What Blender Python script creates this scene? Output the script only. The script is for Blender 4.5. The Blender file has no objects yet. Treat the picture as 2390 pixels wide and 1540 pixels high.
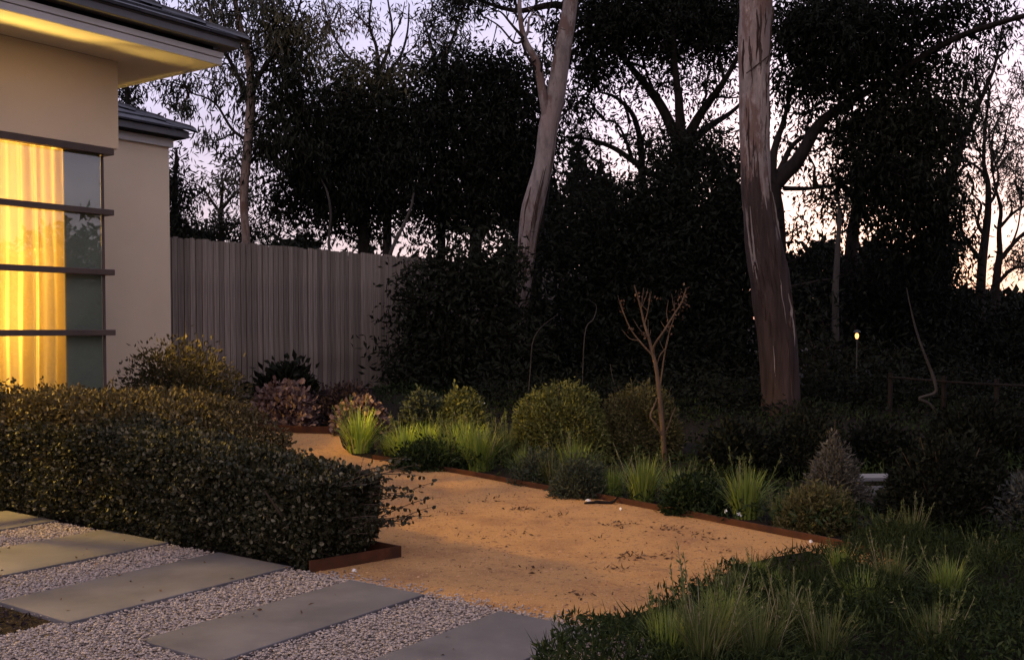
import bpy, bmesh, math, random
import numpy as np
from mathutils import Vector

SC = bpy.context.scene
COL = SC.collection
rng = np.random.default_rng(7)
random.seed(7)

# ------------------------------------------------------------------ camera
EYE = 1.3
FOC = 2394.2            # focal length in units of the 2390 px wide view used for measuring
HOR = 763.5             # row of the horizon in that view
PITCH = math.radians(2)
SHIFT = math.tan(PITCH) - (770.2 - HOR) / FOC
cam = bpy.data.cameras.new('camera')
cam.sensor_width = 36.0
cam.lens = 36.0 * FOC / 2390.0
cam.shift_y = SHIFT * FOC / 2390.0
cam.clip_start = 0.05
cam.clip_end = 2000.0
cob = bpy.data.objects.new('camera', cam)
COL.objects.link(cob)
cob.location = (0, 0, EYE)
cob.rotation_euler = (math.radians(90) - PITCH, 0, 0)
SC.camera = cob

# ------------------------------------------------------------------ world: dusk sky
world = bpy.data.worlds.new('World')
SC.world = world
world.use_nodes = True
nt = world.node_tree
for n in list(nt.nodes):
    nt.nodes.remove(n)
W = nt.nodes.new
def wl(a, b): nt.links.new(a, b)
out = W('ShaderNodeOutputWorld')
tc = W('ShaderNodeTexCoord')
sep = W('ShaderNodeSeparateXYZ'); wl(tc.outputs['Generated'], sep.inputs[0])
ramp = W('ShaderNodeValToRGB')
wl(sep.outputs['Z'], ramp.inputs[0])
cr = ramp.color_ramp
SKY = [(0.0, (.50, .41, .44)), (.10, (.56, .46, .58)), (.20, (.53, .47, .66)), (.32, (.50, .48, .74)),
       (.60, (.50, .49, .70)), (1.0, (.50, .49, .66))]
cr.elements[0].position = SKY[0][0]; cr.elements[0].color = (*SKY[0][1], 1)
cr.elements[1].position = SKY[-1][0]; cr.elements[1].color = (*SKY[-1][1], 1)
for p, c in SKY[1:-1]:
    e = cr.elements.new(p); e.color = (*c, 1)
# sky glows: two around the place where the sun went down, one opposite
def glow(az, el, power, col, strength):
    d = Vector((math.sin(math.radians(az)) * math.cos(math.radians(el)),
                math.cos(math.radians(az)) * math.cos(math.radians(el)), math.sin(math.radians(el))))
    v = W('ShaderNodeVectorMath'); v.operation = 'DOT_PRODUCT'
    wl(tc.outputs['Generated'], v.inputs[0]); v.inputs[1].default_value = d
    m0 = W('ShaderNodeMath'); m0.operation = 'MAXIMUM'; m0.inputs[1].default_value = 0
    wl(v.outputs['Value'], m0.inputs[0])
    m = W('ShaderNodeMath'); m.operation = 'POWER'; m.inputs[1].default_value = power
    wl(m0.outputs[0], m.inputs[0])
    mm = W('ShaderNodeMath'); mm.operation = 'MULTIPLY'; mm.inputs[1].default_value = strength
    wl(m.outputs[0], mm.inputs[0])
    c = W('ShaderNodeMix'); c.data_type = 'RGBA'; c.blend_type = 'MULTIPLY'; c.inputs[0].default_value = 1
    c.inputs[6].default_value = (*col, 1); wl(mm.outputs[0], c.inputs[7])
    return c.outputs[2]
g1 = glow(19, 5, 60, (1.0, .66, .38), .44)
g2 = glow(12, 9, 14, (1.0, .82, .80), .16)
g3 = glow(199, 18, 1.6, (1.0, .74, .62), .78)  # added opposite the sunset, behind the camera, to brighten wall and paving
def add(a, b):
    c = W('ShaderNodeMix'); c.data_type = 'RGBA'; c.blend_type = 'ADD'; c.inputs[0].default_value = 1
    wl(a, c.inputs[6]); wl(b, c.inputs[7]); return c.outputs[2]
sky = W('ShaderNodeTexSky'); sky.sky_type = 'NISHITA'; sky.sun_disc = False
sky.sun_elevation = math.radians(1.0); sky.sun_rotation = math.radians(19)
sk = W('ShaderNodeMix'); sk.data_type = 'RGBA'; sk.blend_type = 'MULTIPLY'; sk.inputs[0].default_value = 1
wl(sky.outputs[0], sk.inputs[6]); sk.inputs[7].default_value = (.05, .05, .05, 1)
# thin high cloud, a few per cent of the brightness
mp = W('ShaderNodeMapping'); wl(tc.outputs['Generated'], mp.inputs[0]); mp.inputs['Scale'].default_value = (2.2, 2.2, 14)
nz = W('ShaderNodeTexNoise'); wl(mp.outputs[0], nz.inputs['Vector']); nz.inputs['Scale'].default_value = 2.2; nz.inputs['Detail'].default_value = 6
mr = W('ShaderNodeMapRange'); wl(nz.outputs[0], mr.inputs[0]); mr.inputs[1].default_value = .35; mr.inputs[2].default_value = .7
mr.inputs[3].default_value = .90; mr.inputs[4].default_value = 1.12
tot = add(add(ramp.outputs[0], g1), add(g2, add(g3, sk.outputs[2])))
fin = W('ShaderNodeMix'); fin.data_type = 'RGBA'; fin.blend_type = 'MULTIPLY'; fin.inputs[0].default_value = 1
wl(tot, fin.inputs[6]); wl(mr.outputs[0], fin.inputs[7])
bg = W('ShaderNodeBackground'); wl(fin.outputs[2], bg.inputs[0]); bg.inputs[1].default_value = .78
wl(bg.outputs[0], out.inputs[0])

# the last faint directional light of the sunset (the sun itself is down)
sun = bpy.data.lights.new('sun', 'SUN'); sun.energy = .06; sun.angle = math.radians(25); sun.color = (1, .72, .5)
so = bpy.data.objects.new('sun', sun); COL.objects.link(so)
so.rotation_euler = (math.radians(86), 0, math.radians(180 - 19))

SC.view_settings.view_transform = 'Standard'
SC.view_settings.look = 'None'
SC.view_settings.exposure = 0.75
SC.view_settings.gamma = 1.0
SC.view_settings.use_curve_mapping = False
SC.render.engine = 'CYCLES'
SC.cycles.use_denoising = True
SC.cycles.max_bounces = 8
SC.cycles.transparent_max_bounces = 12
SC.cycles.sample_clamp_indirect = 4.0

# ------------------------------------------------------------------ measuring helpers
def gz(Y):
    return .35 * min(max((Y - 9.5) / 4.5, 0), 1)
def ray(u, v):
    x = (u - 1195) / FOC; y = (770.2 - v) / FOC + SHIFT
    return Vector((x, math.cos(PITCH) + y * math.sin(PITCH), y * math.cos(PITCH) - math.sin(PITCH)))
def at(u, v, Y):
    r = ray(u, v); t = Y / r.y
    return Vector((r.x * t, Y, EYE + r.z * t))
def ground(u, v):
    r = ray(u, v); Y = 5.0
    for _ in range(40):
        Y = .5 * Y + .5 * (EYE - gz(Y)) / max(-r.z / r.y, .02)
    t = Y / r.y
    return Vector((r.x * t, Y, gz(Y)))
ANG = math.radians(54.56)                      # direction of the house front in plan
AX = Vector((math.cos(ANG), math.sin(ANG), 0)); AY = Vector((-AX.y, AX.x, 0))
def D(a, b, z=0.0):
    p = AX * a + AY * b
    return Vector((p.x, p.y, z))

# ------------------------------------------------------------------ mesh helpers
class MB:
    def __init__(s): s.V = []; s.F = []; s.n = 0
    def add(s, V, F):
        V = np.asarray(V, dtype=np.float32).reshape(-1, 3)
        if isinstance(F, np.ndarray): s.F.append(F.astype(np.int64) + s.n)
        else:
            for k in set(len(f) for f in F):
                s.F.append(np.array([f for f in F if len(f) == k], dtype=np.int64) + s.n)
        s.V.append(V); s.n += len(V)
    def box(s, x0, x1, y0, y1, z0, z1):
        V = [(x0, y0, z0), (x1, y0, z0), (x1, y1, z0), (x0, y1, z0), (x0, y0, z1), (x1, y0, z1), (x1, y1, z1), (x0, y1, z1)]
        s.add(V, [(0, 3, 2, 1), (4, 5, 6, 7), (0, 1, 5, 4), (1, 2, 6, 5), (2, 3, 7, 6), (3, 0, 4, 7)])
        return s
    def prism(s, poly, z0, z1):
        n = len(poly)
        V = [(p[0], p[1], z0) for p in poly] + [(p[0], p[1], z1) for p in poly]
        F = [tuple(range(n))[::-1], tuple(range(n, 2 * n))] + [(i, (i + 1) % n, n + (i + 1) % n, n + i) for i in range(n)]
        s.add(V, F); return s
    def mesh(s, name, mat=None, smooth=False, origin=None):
        me = bpy.data.meshes.new(name)
        if s.V:
            V = np.concatenate(s.V)
            if origin is not None: V = V - np.array(origin, dtype=np.float32)
            li = np.concatenate([f.ravel() for f in s.F])
            sizes = np.concatenate([np.full(len(f), f.shape[1]) for f in s.F])
            st = np.concatenate([[0], np.cumsum(sizes)[:-1]])
            me.vertices.add(len(V)); me.vertices.foreach_set('co', V.ravel())
            me.loops.add(len(li)); me.loops.foreach_set('vertex_index', li.astype(np.int32))
            me.polygons.add(len(sizes)); me.polygons.foreach_set('loop_start', st.astype(np.int32))
            me.update(calc_edges=True)
            me.polygons.foreach_set('use_smooth', np.full(len(sizes), bool(smooth)))
            me.update()
        if mat: me.materials.append(mat)
        return me

def tag(o, label=None, cat=None, group=None, kind=None):
    if label: o['label'] = label
    if cat: o['category'] = cat
    if group: o['group'] = group
    if kind: o['kind'] = kind
    return o
def link(name, me, parent=None, loc=None, rotz=None):
    o = bpy.data.objects.new(name, me); COL.objects.link(o)
    if parent: o.parent = parent
    if loc is not None: o.location = loc
    if rotz is not None: o.rotation_euler = (0, 0, rotz)
    return o
def empty(name, loc, label, cat, group=None, rotz=0):
    o = bpy.data.objects.new(name, None); COL.objects.link(o)
    o.location = loc; o.rotation_euler = (0, 0, rotz); o.empty_display_size = .1
    return tag(o, label, cat, group)
def part(name, mb, mat, parent, origin=None, smooth=False, kind=None, bevel=0):
    o = link(name, mb.mesh(name, mat, smooth, origin), parent)
    if kind: o['kind'] = kind
    if bevel:
        m = o.modifiers.new('bevel', 'BEVEL'); m.width = bevel; m.segments = 2; m.limit_method = 'ANGLE'
    return o
def copy_tree(o, parent=None):
    c = o.copy(); COL.objects.link(c); c.parent = parent
    for ch in list(o.children): copy_tree(ch, c)
    return c

def catmull(P, n):
    P = np.asarray(P, float)
    if len(P) == 2:
        t = np.linspace(0, 1, n)[:, None]; return P[0] * (1 - t) + P[1] * t
    Q = np.vstack([2 * P[0] - P[1], P, 2 * P[-1] - P[-2]])
    out = []
    T = np.linspace(0, len(P) - 1, n)
    for t in T:
        i = min(int(t), len(P) - 2); f = t - i
        a, b, c, d = Q[i:i + 4]
        out.append(.5 * ((2 * b) + (-a + c) * f + (2 * a - 5 * b + 4 * c - d) * f * f + (-a + 3 * b - 3 * c + d) * f ** 3))
    return np.array(out)
def tube(mb, P, R, sides=6, n=None, lump=0.0, cap=True, seed=0):
    """a tapered tube along the points P with radii R"""
    P = np.asarray(P, float); R = np.asarray(R, float)
    if n is None: n = max(2, (len(P) - 1) * 4 + 1)
    C = catmull(P, n)
    rr = np.interp(np.linspace(0, 1, n), np.linspace(0, 1, len(R)), R)
    T = np.gradient(C, axis=0); T /= np.linalg.norm(T, axis=1)[:, None] + 1e-9
    up = np.array([.31, .95, .05]) if abs(T[0][2]) > .5 else np.array([.03, .05, 1.0])
    A = np.cross(T, up); A /= np.linalg.norm(A, axis=1)[:, None] + 1e-9
    B = np.cross(T, A)
    th = np.linspace(0, 2 * math.pi, sides, endpoint=False)
    rad = np.repeat(rr[:, None], sides, 1)
    if lump:
        g = np.random.default_rng(seed + 11)
        for k in range(7):
            ph, fz, am, q = g.uniform(0, 6.28), g.uniform(.5, 9), g.uniform(.3, 1), g.integers(1, 6)
            s = np.linspace(0, 6.28, n)[:, None]
            rad = rad * (1 + lump * am * np.sin(q * th[None] + fz * s + ph) * .4)
    V = C[:, None] + rad[..., None] * (np.cos(th)[None, :, None] * A[:, None] + np.sin(th)[None, :, None] * B[:, None])
    idx = np.arange(n * sides).reshape(n, sides)
    a = idx[:-1]; b = np.roll(idx, -1, 1)[:-1]; c = np.roll(idx, -1, 1)[1:]; d = idx[1:]
    F = np.stack([a, b, c, d], -1).reshape(-1, 4)
    mb.add(V.reshape(-1, 3), F)
    if cap:
        mb.add(V[-1], [tuple(range(sides))]); mb.add(V[0], [tuple(range(sides))[::-1]])
    return C
def unit(v): return v / (np.linalg.norm(v, axis=-1, keepdims=True) + 1e-9)
def leaves(mb, P, Dr, L, Wd, kind='lance', fold=.25):
    """leaf blades: base points P, directions Dr, lengths L, half widths Wd"""
    N = len(P)
    if N == 0: return
    Dr = unit(Dr); L = np.broadcast_to(L, N)[:, None]; Wd = np.broadcast_to(Wd, N)[:, None]
    S = unit(np.cross(Dr, rng.normal(size=(N, 3)))); U = np.cross(S, Dr)
    if kind == 'lance':
        V = np.stack([P, P + Dr * L * .45 + S * Wd + U * Wd * fold, P + Dr * L - U * L * .08, P + Dr * L * .45 - S * Wd + U * Wd * fold], 1)
        F = np.arange(N * 4).reshape(N, 4)
    else:   # oval leaf folded along its midrib
        m = P + Dr * L * .5
        V = np.stack([P, P + Dr * L * .35 + S * Wd + U * Wd * fold, P + Dr * L * .8 + S * Wd * .8 + U * Wd * fold, P + Dr * L,
                      P + Dr * L * .8 - S * Wd * .8 + U * Wd * fold, P + Dr * L * .35 - S * Wd + U * Wd * fold], 1)
        q = np.arange(N)[:, None] * 6
        F = np.concatenate([q + np.array([[0, 1, 2, 3]]), q + np.array([[0, 3, 4, 5]])])
    mb.add(V.reshape(-1, 3), F)
def ball(N, power=.45):
    v = unit(rng.normal(size=(N, 3)))
    return v * (rng.random(N)[:, None] ** power)

# ------------------------------------------------------------------ materials
def nodes(name):
    m = bpy.data.materials.new(name); m.use_nodes = True
    t = m.node_tree; b = t.nodes['Principled BSDF']
    return m, t, b
def mixc(t, fac, a, b, blend='MIX'):
    c = t.nodes.new('ShaderNodeMix'); c.data_type = 'RGBA'; c.blend_type = blend
    for sock, val in ((c.inputs[0], fac), (c.inputs[6], a), (c.inputs[7], b)):
        if hasattr(val, 'is_output') or isinstance(val, bpy.types.NodeSocket): t.links.new(val, sock)
        elif isinstance(val, tuple): sock.default_value = (*val[:3], 1)
        else: sock.default_value = val
    return c.outputs[2]
def noise(t, scale, detail=4, stretch=(1, 1, 1), rough=.55, lo=.35, hi=.65):
    tcn = t.nodes.new('ShaderNodeTexCoord'); m = t.nodes.new('ShaderNodeMapping')
    t.links.new(tcn.outputs['Object'], m.inputs[0]); m.inputs['Scale'].default_value = stretch
    n = t.nodes.new('ShaderNodeTexNoise'); t.links.new(m.outputs[0], n.inputs['Vector'])
    n.inputs['Scale'].default_value = scale; n.inputs['Detail'].default_value = detail; n.inputs['Roughness'].default_value = rough
    r = t.nodes.new('ShaderNodeMapRange'); t.links.new(n.outputs[0], r.inputs[0])
    r.inputs[1].default_value = lo; r.inputs[2].default_value = hi
    return r.outputs[0]
def bump(t, b, h, strength, dist=.01):
    n = t.nodes.new('ShaderNodeBump'); t.links.new(h, n.inputs['Height'])
    n.inputs['Strength'].default_value = strength; n.inputs['Distance'].default_value = dist
    t.links.new(n.outputs[0], b.inputs['Normal'])
def surf(name, c1, c2, scale=4, rough=.8, spec=.25, bs=.3, bscale=60, bdist=.004, stretch=(1, 1, 1), c3=None, s3=1.2, metal=0):
    m, t, b = nodes(name)
    col = mixc(t, noise(t, scale, 5, stretch), c1, c2)
    if c3: col = mixc(t, noise(t, s3, 4, stretch, lo=.48, hi=.68), col, c3)
    t.links.new(col, b.inputs['Base Color'])
    b.inputs['Roughness'].default_value = rough; b.inputs['Specular IOR Level'].default_value = spec; b.inputs['Metallic'].default_value = metal
    if bs: bump(t, b, noise(t, bscale, 6, stretch, lo=.2, hi=.8), bs, bdist)
    return m
def leafmat(name, c1, c2, c3=None, rough=.6, spec=.15, trans=0.0):
    m, t, b = nodes(name)
    g = t.nodes.new('ShaderNodeNewGeometry')
    col = mixc(t, g.outputs['Random Per Island'], c1, c2)
    if c3:
        gt = t.nodes.new('ShaderNodeMath'); gt.operation = 'GREATER_THAN'; gt.inputs[1].default_value = .9
        w = t.nodes.new('ShaderNodeMath'); w.operation = 'FRACT'
        k = t.nodes.new('ShaderNodeMath'); k.operation = 'MULTIPLY'; k.inputs[1].default_value = 37.7
        t.links.new(g.outputs['Random Per Island'], k.inputs[0]); t.links.new(k.outputs[0], w.inputs[0]); t.links.new(w.outputs[0], gt.inputs[0])
        col = mixc(t, gt.outputs[0], col, c3)
    t.links.new(col, b.inputs['Base Color'])
    b.inputs['Roughness'].default_value = rough; b.inputs['Specular IOR Level'].default_value = spec
    if trans:
        tr = t.nodes.new('ShaderNodeBsdfTranslucent'); t.links.new(col, tr.inputs[0])
        mx = t.nodes.new('ShaderNodeMixShader'); mx.inputs[0].default_value = trans
        t.links.new(b.outputs[0], mx.inputs[1]); t.links.new(tr.outputs[0], mx.inputs[2])
        t.links.new(mx.outputs[0], t.nodes['Material Output'].inputs[0])
    return m

M = {}
M['soil'] = surf('dark_soil', (.010, .008, .006), (.022, .016, .012), 14, .95, .1, .8, 40, .03)
M['mulch'] = surf('mulch', (.010, .008, .007), (.03, .022, .017), 40, .95, .05, .9, 60, .02)
M['render'] = surf('wall_render', (.54, .445, .325), (.58, .48, .35), 1.5, .9, .15, .25, 220, .002, c3=(.51, .42, .305), s3=.6)
M['soffit'] = surf('soffit_paint', (.62, .60, .56), (.66, .63, .58), 2, .7, .2, .05, 90, .001)
M['fascia'] = surf('fascia_paint', (.40, .40, .385), (.46, .455, .44), 3, .55, .4, .08, 80, .001, (1, 1, 1))
M['gutter'] = surf('gutter_steel', (.065, .066, .072), (.085, .085, .09), 3, .45, .5, .05, 60, .001)
M['under'] = surf('eave_recess_black', (.012, .012, .013), (.02, .02, .021), 5, .9, .1, .1)  # near-black band in the recess between fascia and gutter
M['tile'] = surf('roof_tile', (.030, .032, .040), (.055, .057, .068), 5, .75, .3, .3, 120, .002)
M['bar'] = surf('window_bar_paint', (.055, .038, .032), (.075, .052, .042), 6, .5, .4, .05)
M['inner'] = surf('room_paint', (.16, .135, .10), (.19, .16, .12), 2, .9, .1, .05)
M['blind'] = surf('blind_panel', (.16, .168, .145), (.19, .196, .17), 3, .8, .2, .05)
M['paling'] = surf('paling_timber', (.155, .128, .106), (.265, .222, .186), 5, .92, .08, .5, 60, .004, (9, 9, .35), c3=(.11, .09, .088), s3=2)
_t = M['paling'].node_tree; _b = _t.nodes['Principled BSDF']; _l = _b.inputs['Base Color'].links[0].from_socket
_oi = _t.nodes.new('ShaderNodeObjectInfo'); _r = _t.nodes.new('ShaderNodeMapRange'); _t.links.new(_oi.outputs['Random'], _r.inputs[0]); _r.inputs[3].default_value = .6; _r.inputs[4].default_value = 1.2
_t.links.new(mixc(_t, 1.0, _l, _r.outputs[0], 'MULTIPLY'), _b.inputs['Base Color'])
M['rail'] = surf('rail_timber', (.10, .09, .085), (.16, .145, .13), 5, .92, .1, .4, 40, .004, (1, 6, 6))
M['rust'] = surf('rusted_steel', (.045, .017, .009), (.08, .029, .012), 9, .85, .2, .4, 90, .002, c3=(.03, .013, .009), s3=4)
M['slab'] = surf('bluestone_slab', (.076, .073, .079), (.118, .112, .119), 3.2, .85, .2, .25, 160, .002, c3=(.082, .080, .087), s3=1.1)
M['bedpebble'] = surf('pebble_base', (.13, .11, .10), (.24, .20, .18), 60, .95, .1, .8, 90, .01)
M['pebble'] = leafmat('pebble_stone', (.22, .183, .166), (.345, .29, .262), (.12, .10, .092), .8, .25)
M['bench'] = surf('pale_timber', (.15, .15, .155), (.20, .20, .20), 6, .8, .2, .2, 40, .003, (1, 8, 8))
M['stone'] = surf('pale_stone', (.55, .52, .48), (.65, .62, .58), 12, .8, .3, .3)
M['petal'] = leafmat('white_petal', (.7, .7, .68), (.8, .8, .78), None, .6, .2)
M['litter'] = leafmat('dead_leaf', (.05, .028, .018), (.10, .055, .032), (.16, .10, .06), .8, .1)
M['lampmetal'] = surf('lamp_metal', (.02, .02, .02), (.03, .03, .03), 6, .5, .4, 0)

# the sandy path: granite sand with grit, faint darker patches
m, t, b = nodes('granite_sand')
c = mixc(t, noise(t, 260, 3, lo=.3, hi=.7), (.38, .20, .078), (.62, .345, .132))
c = mixc(t, noise(t, 2.3, 8, lo=.46, hi=.74, rough=.68), c, (.29, .145, .07))
c = mixc(t, noise(t, 26, 5, (1, 1, 1), lo=.58, hi=.70), c, (.20, .105, .055))
c = mixc(t, noise(t, 90, 2, lo=.63, hi=.70), c, (.56, .40, .25))
t.links.new(c, b.inputs['Base Color']); b.inputs['Roughness'].default_value = .95; b.inputs['Specular IOR Level'].default_value = .1
bump(t, b, noise(t, 150, 6, lo=.1, hi=.9, rough=.7), .9, .012)
M['sand'] = m
M['grit'] = leafmat('sand_grit', (.29, .15, .07), (.50, .29, .15), (.12, .065, .04), .9, .15)

def bark(name, pale, dark, z0, z1, sc=3.0, strz=.16, rough=.85):
    """smooth pale gum bark; shaggy dark bark takes over below z0..z1 (object z)"""
    m, t, b = nodes(name)
    tcn = t.nodes.new('ShaderNodeTexCoord'); s = t.nodes.new('ShaderNodeSeparateXYZ'); t.links.new(tcn.outputs['Object'], s.inputs[0])
    zr = t.nodes.new('ShaderNodeMapRange'); t.links.new(s.outputs[2], zr.inputs[0])
    zr.inputs[1].default_value = z0; zr.inputs[2].default_value = z1; zr.inputs[3].default_value = .36; zr.inputs[4].default_value = -.16
    n1 = noise(t, sc, 9, (1, 1, strz), rough=.68, lo=0, hi=1)
    a = t.nodes.new('ShaderNodeMath'); a.operation = 'ADD'; t.links.new(n1, a.inputs[0]); t.links.new(zr.outputs[0], a.inputs[1])
    r = t.nodes.new('ShaderNodeMapRange'); t.links.new(a.outputs[0], r.inputs[0]); r.inputs[1].default_value = .50; r.inputs[2].default_value = .60
    pl = mixc(t, noise(t, 9, 8, (1, 1, .30), rough=.7, lo=.38, hi=.62), pale, tuple(x * .55 for x in pale))
    pl = mixc(t, noise(t, 2.2, 3, (1, 1, .6), lo=.5, hi=.7), pl, (pale[0] * .8, pale[1] * .72, pale[2] * .7))
    pl = mixc(t, noise(t, 3.4, 8, (1, 1, .34), rough=.7, lo=.52, hi=.57), pl, tuple(x * y for x, y in zip(pale, (.5, .40, .36))))
    dk = mixc(t, noise(t, 14, 6, (1, 1, .08), lo=.3, hi=.7), dark, tuple(x * 2.6 for x in dark))
    t.links.new(mixc(t, r.outputs[0], pl, dk), b.inputs['Base Color'])
    b.inputs['Roughness'].default_value = rough; b.inputs['Specular IOR Level'].default_value = .15
    bump(t, b, noise(t, 18, 9, (1, 1, .16), rough=.7, lo=.2, hi=.8), .9, .03)
    return m
M['gum1'] = bark('pale_gum_bark', (.235, .195, .18), (.06, .043, .038), -.4, 2.6, 8, .22)
M['gum2'] = bark('streaked_gum_bark', (.30, .245, .222), (.024, .016, .014), 1.0, 4.3, 8.0, .20)
M['gum3'] = bark('slim_gum_bark', (.20, .15, .12), (.06, .04, .035), -1, 2)
M['darkbark'] = surf('loose_dark_bark', (.028, .018, .015), (.065, .045, .038), 12, .95, .05, .8, 40, .02, (1, 1, .2))
M['palebark'] = surf('fresh_pale_bark', (.17, .138, .125), (.25, .21, .19), 12, .9, .1, .6, 40, .01, (1, 1, .2))
M['branch'] = surf('dark_branch', (.010, .008, .007), (.02, .015, .013), 8, .9, .1, .5, 30, .01, (1, 1, .3))
M['greybranch'] = surf('grey_branch', (.030, .026, .023), (.055, .048, .043), 8, .9, .1, .5, 30, .01, (1, 1, .3))
M['sapbark'] = surf('sapling_bark', (.07, .045, .028), (.12, .076, .046), 14, .85, .15, .4, 50, .004, (1, 1, .3))
M['twig'] = surf('twig_bark', (.04, .03, .022), (.07, .05, .038), 10, .9, .1, 0)

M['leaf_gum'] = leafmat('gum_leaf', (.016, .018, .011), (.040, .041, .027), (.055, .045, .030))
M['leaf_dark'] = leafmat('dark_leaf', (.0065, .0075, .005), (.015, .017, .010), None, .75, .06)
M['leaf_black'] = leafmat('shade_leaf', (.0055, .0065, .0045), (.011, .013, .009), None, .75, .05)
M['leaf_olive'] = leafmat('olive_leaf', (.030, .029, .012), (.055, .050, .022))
M['leaf_red'] = leafmat('bronze_leaf', (.035, .026, .02), (.07, .048, .034))
M['leaf_grey'] = leafmat('grey_leaf', (.03, .032, .028), (.06, .062, .055), None, .8, .1)
M['hedge'] = leafmat('hedge_leaf', (.009, .011, .005), (.036, .034, .015), (.12, .11, .07), .55, .22, .15)
M['hedge2'] = leafmat('westringia_leaf', (.030, .026, .010), (.085, .064, .027), (.15, .115, .055), .6, .18, .15)
M['corner'] = leafmat('corner_shrub_leaf', (.028, .025, .010), (.060, .050, .020), (.09, .07, .03), .6, .15, .12)
M['pink'] = leafmat('pink_leaf', (.10, .062, .058), (.20, .135, .12), (.05, .022, .022), .7, .15)
M['purple'] = leafmat('purple_leaf', (.020, .014, .015), (.040, .028, .030), None, .8, .08)
M['ball'] = leafmat('ball_shrub_leaf', (.062, .068, .018), (.13, .13, .04), None, .65, .12, .15)
M['ballb'] = leafmat('brown_shrub_leaf', (.052, .048, .018), (.105, .092, .036), None, .65, .12, .15)
M['strap'] = leafmat('strappy_leaf', (.10, .15, .026), (.22, .27, .055), (.20, .20, .09), .5, .2, .25)
M['bright'] = leafmat('lamplit_lime_leaf', (.22, .33, .036), (.40, .47, .085), (.30, .29, .12), .5, .2, .3)  # lime leaf, lifted further to carry the lamplight on these tufts
M['dry'] = leafmat('dry_grass', (.055, .075, .022), (.125, .14, .052), (.22, .19, .12), .7, .1, .2)
M['greyshrub'] = leafmat('grey_shrub_leaf', (.030, .038, .022), (.062, .070, .045), None, .8, .1, .1)
M['conegrey'] = leafmat('tan_grey_leaf', (.06, .055, .042), (.11, .10, .08), None, .8, .1, .1)
M['cover'] = leafmat('ground_cover_leaf', (.008, .015, .005), (.022, .036, .010), (.04, .05, .02), .7, .1, .1)
M['coverdry'] = leafmat('olive_cover_leaf', (.011, .018, .005), (.027, .038, .011), None, .7, .1, .1)

# glass that lets lamps through
m, t, b = nodes('window_glass')
gl = t.nodes.new('ShaderNodeBsdfGlossy'); gl.inputs['Roughness'].default_value = .004; gl.inputs['Color'].default_value = (1, 1, 1, 1)
tr = t.nodes.new('ShaderNodeBsdfTransparent'); tr.inputs[0].default_value = (.93, .96, .93, 1)
fr = t.nodes.new('ShaderNodeFresnel'); ge = t.nodes.new('ShaderNodeNewGeometry'); io = t.nodes.new('ShaderNodeMapRange')
t.links.new(ge.outputs['Backfacing'], io.inputs[0]); io.inputs[3].default_value = 1.5; io.inputs[4].default_value = 1 / 1.5; t.links.new(io.outputs[0], fr.inputs[0])   # same reflection on leaving the pane
f2 = t.nodes.new('ShaderNodeMath'); f2.operation = 'MULTIPLY_ADD'; f2.inputs[1].default_value = 1.2; f2.inputs[2].default_value = .02
t.links.new(fr.outputs[0], f2.inputs[0])
mx = t.nodes.new('ShaderNodeMixShader'); t.links.new(f2.outputs[0], mx.inputs[0]); t.links.new(tr.outputs[0], mx.inputs[1]); t.links.new(gl.outputs[0], mx.inputs[2])
t.links.new(mx.outputs[0], t.nodes['Material Output'].inputs[0]); M['glass'] = m
# sheer curtain cloth: passes light through
m, t, b = nodes('sheer_curtain')
d1 = t.nodes.new('ShaderNodeBsdfDiffuse'); d1.inputs[0].default_value = (.50, .44, .34, 1)
t1 = t.nodes.new('ShaderNodeBsdfTranslucent'); t1.inputs[0].default_value = (.46, .36, .20, 1)
x1 = t.nodes.new('ShaderNodeMixShader'); x1.inputs[0].default_value = .62
t.links.new(d1.outputs[0], x1.inputs[1]); t.links.new(t1.outputs[0], x1.inputs[2])
tp = t.nodes.new('ShaderNodeBsdfTransparent'); tp.inputs[0].default_value = (1, .9, .7, 1)
x2 = t.nodes.new('ShaderNodeMixShader'); x2.inputs[0].default_value = .02
t.links.new(x1.outputs[0], x2.inputs[1]); t.links.new(tp.outputs[0], x2.inputs[2])
t.links.new(x2.outputs[0], t.nodes['Material Output'].inputs[0]); M['curtain'] = m
def emit(name, col, s):
    m, t, b = nodes(name); b.inputs['Base Color'].default_value = (*col, 1)
    b.inputs['Emission Color'].default_value = (*col, 1); b.inputs['Emission Strength'].default_value = s
    return m
M['lampglow'] = emit('lamp_glow', (1, .45, .14), 1.6)

# ================================================================== SETTING
# ground sheet
mb = MB()
xs = [-160, -40, 40, 160]; ys = [-40, 9.5, 14, 160]
V = [(x, y, gz(y)) for y in ys for x in xs]
mb.add(V, [(j * 4 + i, j * 4 + i + 1, j * 4 + i + 5, j * 4 + i + 4) for j in range(3) for i in range(3)])
tag(link('ground', mb.mesh('ground', M['soil'])), kind='structure')

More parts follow.
